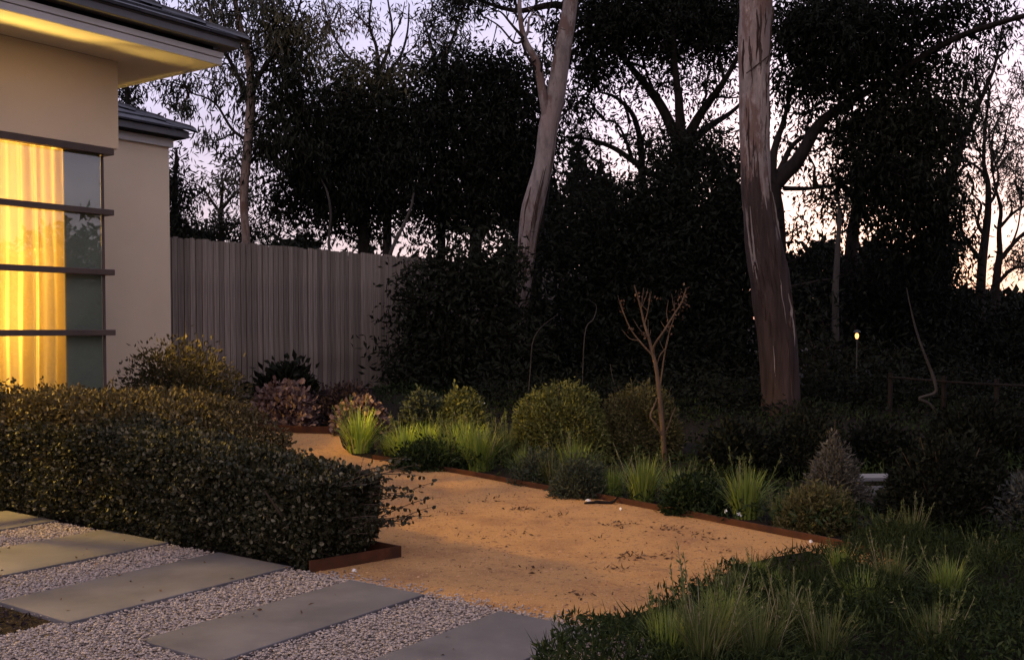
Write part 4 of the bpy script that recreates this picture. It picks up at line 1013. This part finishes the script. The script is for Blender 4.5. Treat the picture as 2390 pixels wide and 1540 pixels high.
# unruly sprigs at the hedge's open end
mb = MB(); st = MB()
for i in range(46):
    b_ = np.array([rng.uniform(-.1, .42), -hy + rng.uniform(-.02, .1), rng.uniform(.12, .55)]); d_ = unit(np.array([rng.uniform(.0, .9), -1.0, rng.uniform(-.1, .6)])); L = rng.uniform(.08, .27)
    tube(st, [b_ - d_ * .06, b_ + d_ * L * .5 + (0, 0, .01), b_ + d_ * L], [.003, .0022, .0012], 4, 6, cap=False)
    m_ = rng.integers(8, 18); tp_ = rng.uniform(.1, 1.05, m_)[:, None]
    leaves(mb, b_ + d_ * L * tp_, rng.normal(size=(m_, 3)) + d_ * .4, .026 * rng.uniform(.7, 1.2, m_), .0105, 'oval')
part('sprigs', mb, M['hedge'], hA, kind='stuff'); part('twigs', st, M['twig'], hA, kind='stuff')
rounded_hedge('hedge', 'taller brown green hedge directly under the glowing window', 3.80, 5.32, 5.78, 7.58, lambda a, b: .79 - .27 * np.clip((6.5 - b) / .7, 0, 1) ** 1.3 + .06 * np.clip((4.4 - a) / .4, 0, 1), 38000, 'hedge2', (.030, .009), 160)

surface_shrub('shrub', 'loose brown olive shrub at the house corner before the set back wall', 'shrub', D(6.35, 8.55, gz(10)), (.62, .66, 1.04), 16000, 'corner', (.055, .010), shape=2.2, jit=.10, kind='lance', shell=.4, spikes=20)
def px_shrub(name, label, u, v, w, h, n, mat, leaf, cat='shrub', **k):
    b_ = ground(u, v); return surface_shrub(name, label, cat, b_, (px(b_.y, w) * .5, px(b_.y, w) * .45, px(b_.y, h)), n, mat, leaf, **k)
px_shrub('pink_shrub', 'rounded pink leaved shrub in front of the fence', 664, 992, 145, 88, 2600, 'pink', (.075, .026), jit=.08)
px_shrub('pink_shrub', 'pink grey leaved shrub behind the brightest grass tuft', 842, 1010, 112, 72, 1600, 'pink', (.07, .022), jit=.1)
px_shrub('fence_shrub', 'dark blue green leafy shrub against the middle of the fence', 668, 975, 150, 118, 2600, 'leaf_dark', (.12, .030), jit=.16, kind='lance', shell=.5)
px_shrub('low_shrub', 'low dark purple shrub between the two pink shrubs', 805, 985, 160, 78, 4200, 'purple', (.05, .012), jit=.1)
px_shrub('grey_shrub', 'small dark grey shrub right of the brightest grass tuft', 985, 1012, 100, 92, 3200, 'greyshrub', (.05, .012), jit=.12, shell=.4)
px_shrub('grey_shrub', 'olive grey shrub behind the tall bright tufts', 1075, 1010, 110, 96, 3600, 'ball', (.055, .012), jit=.12, shell=.4)
px_shrub('round_shrub', 'large clipped round green shrub in the middle bed', 1312, 1068, 218, 160, 15000, 'ball', (.042, .008), jit=.03, shape=2.3, spikes=30)
px_shrub('round_shrub', 'clipped round brownish shrub behind the thin sapling', 1492, 1062, 186, 150, 13000, 'ballb', (.042, .008), jit=.035, shape=2.3, spikes=24)
px_shrub('dark_shrub', 'loose dark shrub under the thick streaked trunk, left side', 1720, 1110, 170, 120, 5000, 'leaf_dark', (.06, .012), jit=.12, shell=.5)
px_shrub('dark_shrub', 'loose dark shrub at the foot of the thick streaked trunk, right side', 1880, 1110, 200, 150, 6000, 'leaf_dark', (.05, .009), jit=.12, shell=.5)
px_shrub('cone_shrub', 'upright grey pointed shrub left of the pale bench', 1945, 1190, 150, 165, 7000, 'conegrey', (.045, .007), jit=.10, shape=1.35, kind='lance', shell=.5, spikes=30)
px_shrub('cone_shrub', 'low olive shrub in front of the grey pointed shrub', 1905, 1235, 170, 98, 5000, 'ballb', (.04, .007), jit=.10, kind='lance', shell=.5)
px_shrub('mound_shrub', 'big dark rounded shrub right of the pale bench', 2205, 1245, 285, 205, 16000, 'leaf_dark', (.04, .009), jit=.05, shape=2.2, spikes=20)
px_shrub('silver_shrub', 'silvery grey shrub cut off by the right edge', 2400, 1270, 190, 145, 6000, 'leaf_grey', (.05, .009), jit=.1, kind='lance', shell=.5)
px_shrub('dark_shrub', 'dark low shrub behind the pale bench', 2050, 1110, 190, 120, 5200, 'leaf_black', (.05, .011), jit=.1, shell=.5)
px_shrub('dark_shrub', 'dark broad shrub below the low rail fence', 2290, 1075, 260, 130, 6000, 'leaf_black', (.06, .012), jit=.1, shell=.5)
px_shrub('low_shrub', 'grey green low shrub at the path edge before the round shrub', 1262, 1128, 135, 72, 3400, 'greyshrub', (.04, .007), jit=.12, kind='lance', shell=.5)
px_shrub('low_shrub', 'grey green low shrub at the path edge left of the sapling', 1355, 1158, 130, 88, 3600, 'greyshrub', (.045, .007), jit=.12, kind='lance', shell=.5)
px_shrub('low_shrub', 'dark green low shrub on the rusty edging under the bright tufts', 1000, 1092, 170, 62, 3800, 'cover', (.04, .008), jit=.12, shell=.5)
px_shrub('low_shrub', 'dark green low shrub at the path edge right of the sapling', 1620, 1196, 150, 80, 3600, 'cover', (.04, .008), jit=.12, shell=.5)

# strappy tufts: a few shapes, copied
def blades(n, h, r, w, stiff=.55, heads=0):
    mb = MB(); V = []; F = []
    for i in range(n):
        a_ = rng.uniform(0, 6.28); lean = abs(rng.normal(0, .6)) + .08; L = h * rng.uniform(.6, 1.1)
        o = np.array([math.cos(a_), math.sin(a_), 0]); s = np.array([-o[1], o[0], 0]) * w * rng.uniform(.6, 1.2)
        p = o * r * rng.uniform(0, 1) * .35; k = len(V)
        for j in range(5):
            f = j / 4; ang = lean * (.35 + (1 - stiff) * 1.9 * f)
            V += [p - s * (1 - f * .92), p + s * (1 - f * .92)] if j < 4 else [p]
            p = p + (o * math.sin(ang) + np.array([0, 0, math.cos(ang)])) * L / 4
        F += [(k, k + 1, k + 3, k + 2), (k + 2, k + 3, k + 5, k + 4), (k + 4, k + 5, k + 7, k + 6), (k + 6, k + 7, k + 8)]
    mb.add(np.array(V), F); return mb
def stalks(n, h, r):
    mb = MB()
    for i in range(n):
        a_ = rng.uniform(0, 6.28); o = np.array([math.cos(a_), math.sin(a_), 0]); t_ = rng.uniform(.05, .4)
        p0 = o * r * .3; p2 = o * (r * .3 + h * math.sin(t_)) + np.array([0, 0, h * math.cos(t_) * rng.uniform(.8, 1.1)])
        tube(mb, [p0, .5 * (p0 + p2) + np.array([0, 0, .03]), p2], [.003, .003, .002], 4, 6, cap=False)
        m_ = 16; ff = rng.uniform(.7, 1.0, m_)[:, None]
        leaves(mb, p0 * (1 - ff) + p2 * ff, rng.normal(size=(m_, 3)) * .5 + unit(p2 - p0), .035, .005)
    return mb
protos = {}
def proto(key, h, r, w, n, mat, ns, stiff):
    V_ = []
    for i in range(2):
        root = empty('grass_tuft', (0, 0, 0), '', 'grass tuft')
        part('blades', blades(n, h, r, w, stiff), M[mat], root, kind='stuff')
        if ns: part('flower_stalks', stalks(ns, h * 1.25, r), M['dry'], root, kind='stuff')
        V_.append([root, False])
    protos[key] = V_
proto('bright', .46, .3, .010, 260, 'bright', 9, .45)
proto('strap', .46, .3, .009, 300, 'strap', 9, .42)
proto('dry', .5, .3, .0058, 330, 'dry', 12, .38)
cnt = 0
def tuft(u, v, h, key, label, group='strappy grass tufts'):
    global cnt
    b_ = ground(u, v); P_ = protos[key][cnt % 2]; cnt += 1
    if P_[1]: o = copy_tree(P_[0])
    else: o = P_[0]; P_[1] = True
    s = px(b_.y, h) / .47
    o.location = b_; o.rotation_euler = (0, 0, rng.uniform(0, 6.28)); o.scale = (s * 1.05, s * 1.05, s)
    tag(o, label, 'grass tuft', group)
tuft(838, 1056, 108, 'bright', 'bright yellow green grass tuft at the far end of the rusty edging')
tuft(1000, 1062, 84, 'bright', 'glowing lime tuft left of the round green shrub')
tuft(1062, 1068, 96, 'strap', 'tall green tuft right of the glowing lime tuft')
tuft(1120, 1098, 118, 'strap', 'olive grass tuft beside the left flank of the round green shrub')
tuft(1180, 1078, 90, 'dry', 'dry grass tuft against the round green shrub')
tuft(1340, 1128, 110, 'strap', 'upright tuft in front of the round green shrub')
tuft(1500, 1172, 112, 'strap', 'wide green tuft at the foot of the thin sapling')
tuft(1740, 1208, 128, 'strap', 'green tuft with pale upright stalks below the thick trunk')
tuft(945, 1076, 92, 'bright', 'lime tuft overhanging the left start of the long edging')
tuft(1040, 1092, 76, 'strap', 'green tuft at the edging in front of the glowing lime tuft')
tuft(1085, 1082, 100, 'bright', 'upright lime tuft between the two tall bright tufts')
tuft(1225, 1120, 80, 'strap', 'green tuft at the edging below the left side of the round green shrub')
tuft(1430, 1160, 76, 'strap', 'small green tuft at the edging left of the wide sapling tuft')
tuft(1290, 1135, 66, 'dry', 'dry tuft at the edging under the middle of the round green shrub')
tuft(1580, 1180, 92, 'strap', 'dark green tuft just right of the wide sapling tuft')
tuft(1820, 1222, 70, 'dry', 'dry tuft between the pale stalked green tuft and the olive shrub')
tuft(910, 1062, 56, 'strap', 'short dark tuft between the two bright tufts')
tuft(1640, 1180, 60, 'dry', 'small dry tuft right of the thin sapling')
tuft(1930, 1236, 84, 'dry', 'dry olive tuft in front of the pointed grey shrub')
tuft(2125, 1275, 88, 'dry', 'pale stalked tuft under the big dark rounded shrub')
tuft(2060, 1268, 64, 'dry', 'brownish low tuft left of the pale stalked tuft')
tuft(1640, 1575, 205, 'dry', 'largest grass tuft with pale blades at the bottom edge', 'foreground grass tufts')
tuft(1765, 1565, 175, 'dry', 'grass tuft right beside the largest bottom edge tuft', 'foreground grass tufts')
tuft(1560, 1500, 80, 'strap', 'small tuft between the path and the largest bottom edge tuft', 'foreground grass tufts')
tuft(1700, 1420, 90, 'dry', 'thin pale tuft just inside the curve of the path', 'foreground grass tufts')
tuft(1810, 1400, 70, 'strap', 'green tuft in the middle of the dark ground cover', 'foreground grass tufts')
tuft(2010, 1450, 125, 'strap', 'dull tuft in the dark right half of the ground cover', 'foreground grass tufts')
tuft(2080, 1395, 110, 'dry', 'wispy tuft with tall stalks in the dark right ground cover', 'foreground grass tufts')
tuft(2290, 1330, 70, 'dry', 'wispy tuft below the silvery shrub at right', 'foreground grass tufts')
tuft(1560, 1560, 150, 'strap', 'green tuft left of the largest bottom edge tuft', 'foreground grass tufts')
tuft(1690, 1500, 140, 'strap', 'green tuft just behind the largest bottom edge tuft', 'foreground grass tufts')
tuft(1850, 1500, 130, 'dry', 'wispy tuft right of the pair at the bottom edge', 'foreground grass tufts')
tuft(1760, 1365, 70, 'strap', 'small green tuft at the inside bend of the path', 'foreground grass tufts')
tuft(1960, 1350, 80, 'strap', 'green tuft near the right tip of the path', 'foreground grass tufts')
tuft(2210, 1410, 115, 'strap', 'dark tuft below the big dark rounded shrub', 'foreground grass tufts')
tuft(1930, 1555, 135, 'dry', 'dark wispy tuft at the bottom edge right of centre', 'foreground grass tufts')
tuft(2180, 1550, 140, 'dry', 'dark wispy tuft near the bottom right corner', 'foreground grass tufts')
for P_ in protos.values():
    for o, used in P_:
        if not used:
            for ch in list(o.children): bpy.data.objects.remove(ch)
            bpy.data.objects.remove(o)

# ground cover right of the path and under the far beds
cov = [ground(*q) for q in [(1250, 1575), (1330, 1512), (1400, 1488), (1490, 1462), (1570, 1436), (1650, 1404), (1735, 1352), (1810, 1328), (1890, 1312), (1970, 1302), (2010, 1282), (2390, 1205), (2600, 1215)]]
cp = np.array([(p.x, p.y) for p in cov] + [(5.5, 2.2), (.1, 2.2)])
def cover(name, label, poly, xr, yr, N, mats, hfun, leaf):
    X = rng.uniform(*xr, N); Y = yr[0] + (yr[1] - yr[0]) * rng.random(N) ** 1.6
    k = inside(poly, X, Y); X, Y = X[k], Y[k]; n = len(X)
    H = hfun(X, Y)
    Z = GZ(Y) + H * (1 - .75 * rng.random(n) ** 1.6) + .01
    Dv = rng.normal(size=(n, 3)) * .7 + (0, 0, .55)
    for i, (mt, w) in enumerate(mats):
        sel = (np.sin(X * 2.3 + i) * np.sin(Y * 1.9 - X) + rng.normal(size=n) * .5 > 0) == (i == 0)
        mb = MB(); P = np.stack([X, Y, Z], 1)[sel]
        X2, Y2 = X[sel], Y[sel]
        leaves(mb, P, Dv[sel], leaf[0] * rng.uniform(.5, 1.4, len(P)) * (1 if i == 0 else 1.5), leaf[1] * (1 if i == 0 else .6), 'lance')
        tag(link(name, mb.mesh(name, M[mt])), label[i], 'ground cover', kind='stuff')
hf = lambda X, Y: .065 + .07 * np.sin(X * 3.1 + Y * 1.3) * np.sin(Y * 2.7) + .05 * np.sin(X * 7 + 2 * Y) * np.sin(Y * 6.1 - X) + .05
cover('ground_cover', ['dark green leafy ground cover filling the right foreground', 'olive grassy ground cover mixed through the right foreground'], cp, (0, 5.6), (2.3, 9), 210000, [('cover', 1), ('coverdry', 1)], hf, (.034, .0058))
N = 34000; X = rng.uniform(0, 5.6, N); Y = 2.3 + 6.7 * rng.random(N) ** 1.5
k = inside(cp, X, Y) & (np.sin(X * 2.7 + 1) * np.sin(Y * 2.1 + X) + rng.normal(size=N) * .4 > -.2); X, Y = X[k], Y[k]; n = len(X)
mb = MB(); leaves(mb, np.stack([X, Y, GZ(Y) + hf(X, Y) * .4], 1), rng.normal(size=(n, 3)) * (.42, .42, .1) + (0, 0, 1), rng.uniform(.06, .16, n), rng.uniform(.0022, .0042, n), 'lance')
tag(link('long_grass', mb.mesh('long_grass', M['coverdry'])), 'long dark grass blades growing through the right foreground', 'grass', kind='stuff')
bedp = np.array([(p.x, p.y) for p in farp[1:]] + [(3.2, 6.4), (9, 8), (9, 16), (-2, 16)])
cover('bed_cover', ['low green cover under the shrubs of the far bed', 'dry leafy cover under the shrubs of the far bed'], bedp, (-2, 9), (5.5, 15), 42000, [('cover', 1), ('coverdry', 1)], lambda X, Y: .10 + .05 * np.sin(X * 4 + Y), (.055, .010))

# the sapling
YS = 9.4
b_ = ground(1553, 1098); YS = b_.y
sap = empty('sapling', b_, 'thin bare sapling with forked reddish branches in the middle bed', 'tree')
def lim(pp, w0, w1, name='branch'):
    mb = MB(); n = len(pp)
    tube(mb, [at(u, v, YS + dy)[:] for u, v, dy in pp], [px(YS, w0 + (w1 - w0) * i / (n - 1)) * .40 for i in range(n)], 7, n * 6, lump=.08)
    return part(name, mb, M['sapbark'], sap, b_, smooth=True)
lim([(1554, 1112, 0), (1552, 1085, 0), (1547, 1010, 0), (1541, 943, 0), (1536, 897, 0), (1532, 862, 0), (1524, 827, 0)], 17, 11, 'trunk')
lim([(1524, 827, 0), (1514, 789, .05), (1504, 757, .1), (1496, 721, .1), (1488, 692, .1), (1480, 665, .1)], 10, 3)
lim([(1525, 825, 0), (1528, 805, -.05), (1550, 772, -.1), (1576, 730, -.1), (1592, 704, -.1), (1602, 672, -.1)], 8, 3)
lim([(1540, 905, 0), (1542, 892, .05), (1552, 822, .1), (1562, 776, .1), (1574, 740, .1)], 6, 2.5)
lim([(1522, 828, 0), (1505, 810, 0), (1475, 773, .05), (1458, 737, .05), (1448, 705, .05)], 6, 2)
lim([(1547, 1020, 0), (1530, 990, -.05), (1518, 971, -.05), (1528, 945, 0), (1536, 926, 0)], 7, 4)
lim([(1550, 1010, 0), (1558, 1000, 0), (1568, 970, 0), (1577, 950, 0)], 5, 2)
lim([(1504, 757, .1), (1512, 726, .1), (1520, 680, .1)], 4, 1.5); lim([(1514, 789, 0), (1494, 770, -.05), (1478, 745, -.05)], 4, 1.5); lim([(1552, 815, .1), (1540, 830, .05), (1534, 850, .05)], 4, 2)
for q in range(14):
    u0, v0 = [(1496, 721), (1576, 730), (1562, 776), (1458, 737), (1514, 789), (1552, 822), (1512, 726)][q % 7]
    du, dv = rng.uniform(-26, 26), rng.uniform(-50, -16)
    lim([(u0, v0, .05), (u0 + du * .6, v0 + dv * .5, .05), (u0 + du, v0 + dv, .08)], 2.4, 1.0)
lim([(1490, 795, 0), (1470, 790, 0), (1452, 770, 0)], 3, 1.2); lim([(1560, 755, -.1), (1556, 730, -.1), (1560, 700, -.1)], 3, 1.2)
mb = MB()
for (u, v, n) in ((1598, 690, 26), (1590, 712, 18), (1576, 735, 12), (1488, 690, 10), (1516, 690, 8), (1470, 770, 10), (1500, 780, 10), (1560, 765, 8), (1450, 715, 6)):
    c = np.array(at(u, v, YS)); P = c + rng.normal(size=(n, 3)) * .035
    leaves(mb, P, rng.normal(size=(n, 3)) + (0, 0, -.3), .035, .010)
part('leaves', mb, M['litter'], sap, b_, kind='stuff')
# thin dead twigs left of the sapling
for lab, pp in (('thin whitish twig standing in the black shrubs left of the sapling', [(1238, 860), (1243, 800), (1262, 765), (1300, 735)]), ('curled pale twig above the round green shrub', [(1365, 780), (1385, 745), (1392, 715), (1375, 700)]), ('thin slanting twig left of the sapling fork', [(1450, 940), (1432, 890), (1424, 850)])):
    Yt = 13.0; g0 = at(pp[0][0], pp[0][1], Yt); g1 = Vector((g0.x - .04, Yt, gz(Yt)))
    root = empty('dead_twig', g1, lab, 'twig'); mb = MB()
    tube(mb, [g1[:]] + [at(u, v, Yt)[:] for u, v in pp], [.008, .007, .006, .004, .002][:len(pp) + 1], 5, 18, lump=.1)
    part('stem', mb, M['greybranch'], root, g1)

# low rail fence at the right
rf0 = at(2075, 880, 12.2); rf1 = at(2460, 903, 11.4)
rfence = empty('rail_fence', Vector((rf0.x, rf0.y, gz(12))), 'low grey timber rail fence crossing the dark right side', 'fence')
og = rfence.location.copy()
mb = MB(); tube(mb, [rf0[:], (.5 * (rf0 + rf1) + Vector((0, 0, -.015)))[:], rf1[:]], [.013, .013, .013], 7, 12, lump=.15); part('rail', mb, M['branch'], rfence, og)
for f in (.02, .36, .68, .97):
    p_ = rf0 * (1 - f) + rf1 * f
    mb = MB(); tube(mb, [(p_.x, p_.y + .05, gz(p_.y) - .1), (p_.x, p_.y + .05, p_.z + .05)], [.03, .028], 8, 5, lump=.08); part('post', mb, M['branch'], rfence, og)
# pale bench seen between the grey shrub and the dark mound
bb_ = ground(2030, 1162)
bench = empty('garden_bench', bb_, 'low pale bench between the pointed grey shrub and the dark mound', 'bench', rotz=.08)
z_ = at(2030, 1113, bb_.y).z - bb_.z
mb = MB(); mb.box(-.16, .24, -.10, .10, z_ - .018, z_ + .012); part('seat', mb, M['bench'], bench, bevel=.004)
for x in (-.10, .18):
    mb = MB(); mb.box(x - .02, x + .02, -.08, .08, 0, z_ - .02); part('leg', mb, M['bench'], bench)
mb = MB(); mb.box(-.13, .18, -.13, -.11, .04, .11); part('front_board', mb, M['bench'], bench, bevel=.003)
# far lamp and far pale roof glimpsed through the shrubs
pl = at(2000, 783, 13.6)
fl = empty('garden_lamp', Vector((pl.x, pl.y, gz(13.6))), 'tiny orange glowing garden lamp among the dark shrubs at right', 'lamp')
og = fl.location.copy()
mb = MB(); tube(mb, [og[:], (pl.x, pl.y, pl.z - .05)], [.009, .008], 8, 4); part('post', mb, M['lampmetal'], fl, og)
mb = MB(); tube(mb, [(pl.x, pl.y, pl.z - .045), (pl.x, pl.y, pl.z - .02), (pl.x, pl.y, pl.z + .01), (pl.x, pl.y, pl.z + .03)], [.012, .024, .024, .014], 10, 8); part('globe', mb, M['lampglow'], fl, og, smooth=True)
mb = MB(); tube(mb, [(pl.x, pl.y, pl.z + .042), (pl.x, pl.y, pl.z + .06), (pl.x, pl.y, pl.z + .075)], [.05, .04, .008], 10, 5); part('cap', mb, M['lampmetal'], fl, og)

# small things on and beside the path
def flowers(label, pp, Yoff=0):
    g0 = ground(*pp[0]); root = empty('daisy_plant', Vector((g0.x, g0.y, gz(g0.y))), label, 'flower'); og = root.location.copy()
    for (u, v) in pp[1:]:
        c = np.array(at(u, v, g0.y)); st = MB(); tube(st, [og[:], (c - (0, 0, .02))], [.003, .002], 4, 4); part('stem', st, M['cover'], root, og)
        mb = MB(); n = 12; a_ = np.linspace(0, 6.28, n, endpoint=False)
        Dv = np.stack([np.cos(a_), np.sin(a_) * .6 - .3, np.sin(a_) * .8 + .2], 1)
        leaves(mb, np.repeat(c[None], n, 0) + rng.normal(size=(n, 3)) * .003, Dv + rng.normal(size=(n, 3)) * .3, .015, .005, 'oval'); part('flower', mb, M['petal'], root, og)
    mb = MB(); n = 30; P = np.array(og) + rng.normal(size=(n, 3)) * (.05, .05, .02) + (0, 0, .04); leaves(mb, P, rng.normal(size=(n, 3)) + (0, 0, .5), .05, .008); part('foliage', mb, M['cover'], root, og, kind='stuff')
flowers('two small white flowers over the rusty edging at right', [(1708, 1222), (1694, 1193), (1724, 1199)])
flowers('pair of white flowers beside the olive grey shrub', [(1125, 1000), (1119, 938), (1131, 942)])
for (u, v, s, lab) in ((1893, 1268, .016, 'pale stone at the right tip of the path'), (1372, 1172, .020, 'pale stone against the rusty edging below the round shrub'), (826, 1336, .016, 'pale stone beside the short hedge edging'), (1448, 1192, .018, 'white stone left of the tuft under the sapling')):
    p_ = ground(u, v); mb = MB(); stones(mb, np.array([[0, 0, s * .4]]), s)
    o = link('pale_stone', mb.mesh('pale_stone', M['stone']), None, p_ + Vector((0, 0, .006))); tag(o, lab, 'stone')
mb = MB()
spots = [(1215, 1192, 30), (1440, 1228, 40), (1470, 1304, 34), (1440, 1330, 16), (1560, 1236, 34), (1130, 1172, 14), (1210, 1250, 10), (1300, 1205, 14), (1100, 1255, 8), (1350, 1395, 12), (1545, 1300, 16), (1250, 1335, 10), (1620, 1250, 12), (1060, 1200, 12), (1700, 1290, 10), (980, 1150, 8), (1380, 1262, 10), (1180, 1420, 8), (1440, 1440, 16), (1370, 1452, 22), (1320, 1470, 16), (1650, 1262, 14), (1180, 1160, 12)]
for (u, v, n) in spots:
    c = np.array(ground(u, v)); P = c + rng.normal(size=(n, 3)) * (.06, .045, 0) + (0, 0, .012)
    leaves(mb, P, rng.normal(size=(n, 3)) * (1, 1, .3) + (0, 0, .15), rng.uniform(.015, .045, n), rng.uniform(.003, .008, n))
n = 260; X = rng.uniform(-1.5, 2.5, n); Y = rng.uniform(4.2, 10, n); k = inside(pts, X, Y); X, Y = X[k], Y[k]; n = len(X)
leaves(mb, np.stack([X, Y, GZ(Y) + .012], 1), rng.normal(size=(n, 3)) * (1, 1, .25), rng.uniform(.01, .035, n), .004)
n = 90; a = rng.uniform(2.3, 3.75, n); bb = rng.uniform(2.2, 6.6, n)
leaves(mb, np.stack([AX.x * a + AY.x * bb, AX.y * a + AY.y * bb, np.full(n, .031)], 1), rng.normal(size=(n, 3)) * (1, 1, .2), rng.uniform(.012, .04, n), rng.uniform(.003, .007, n))
tag(link('leaf_litter', mb.mesh('leaf_litter', M['litter'])), 'dead leaves and bark bits scattered on the orange path and slabs', 'leaf litter', kind='stuff')
p_ = ground(1402, 1178); mb = MB(); tube(mb, [(-.12, 0, .012), (-.02, .01, .02), (.08, 0, .016), (.13, .05, .05)], [.008, .012, .012, .005], 6, 14, lump=.3)
tag(link('curled_bark', mb.mesh('curled_bark', M['branch'], True), None, p_), 'curled strip of dark bark lying near the rusty edging', 'bark')
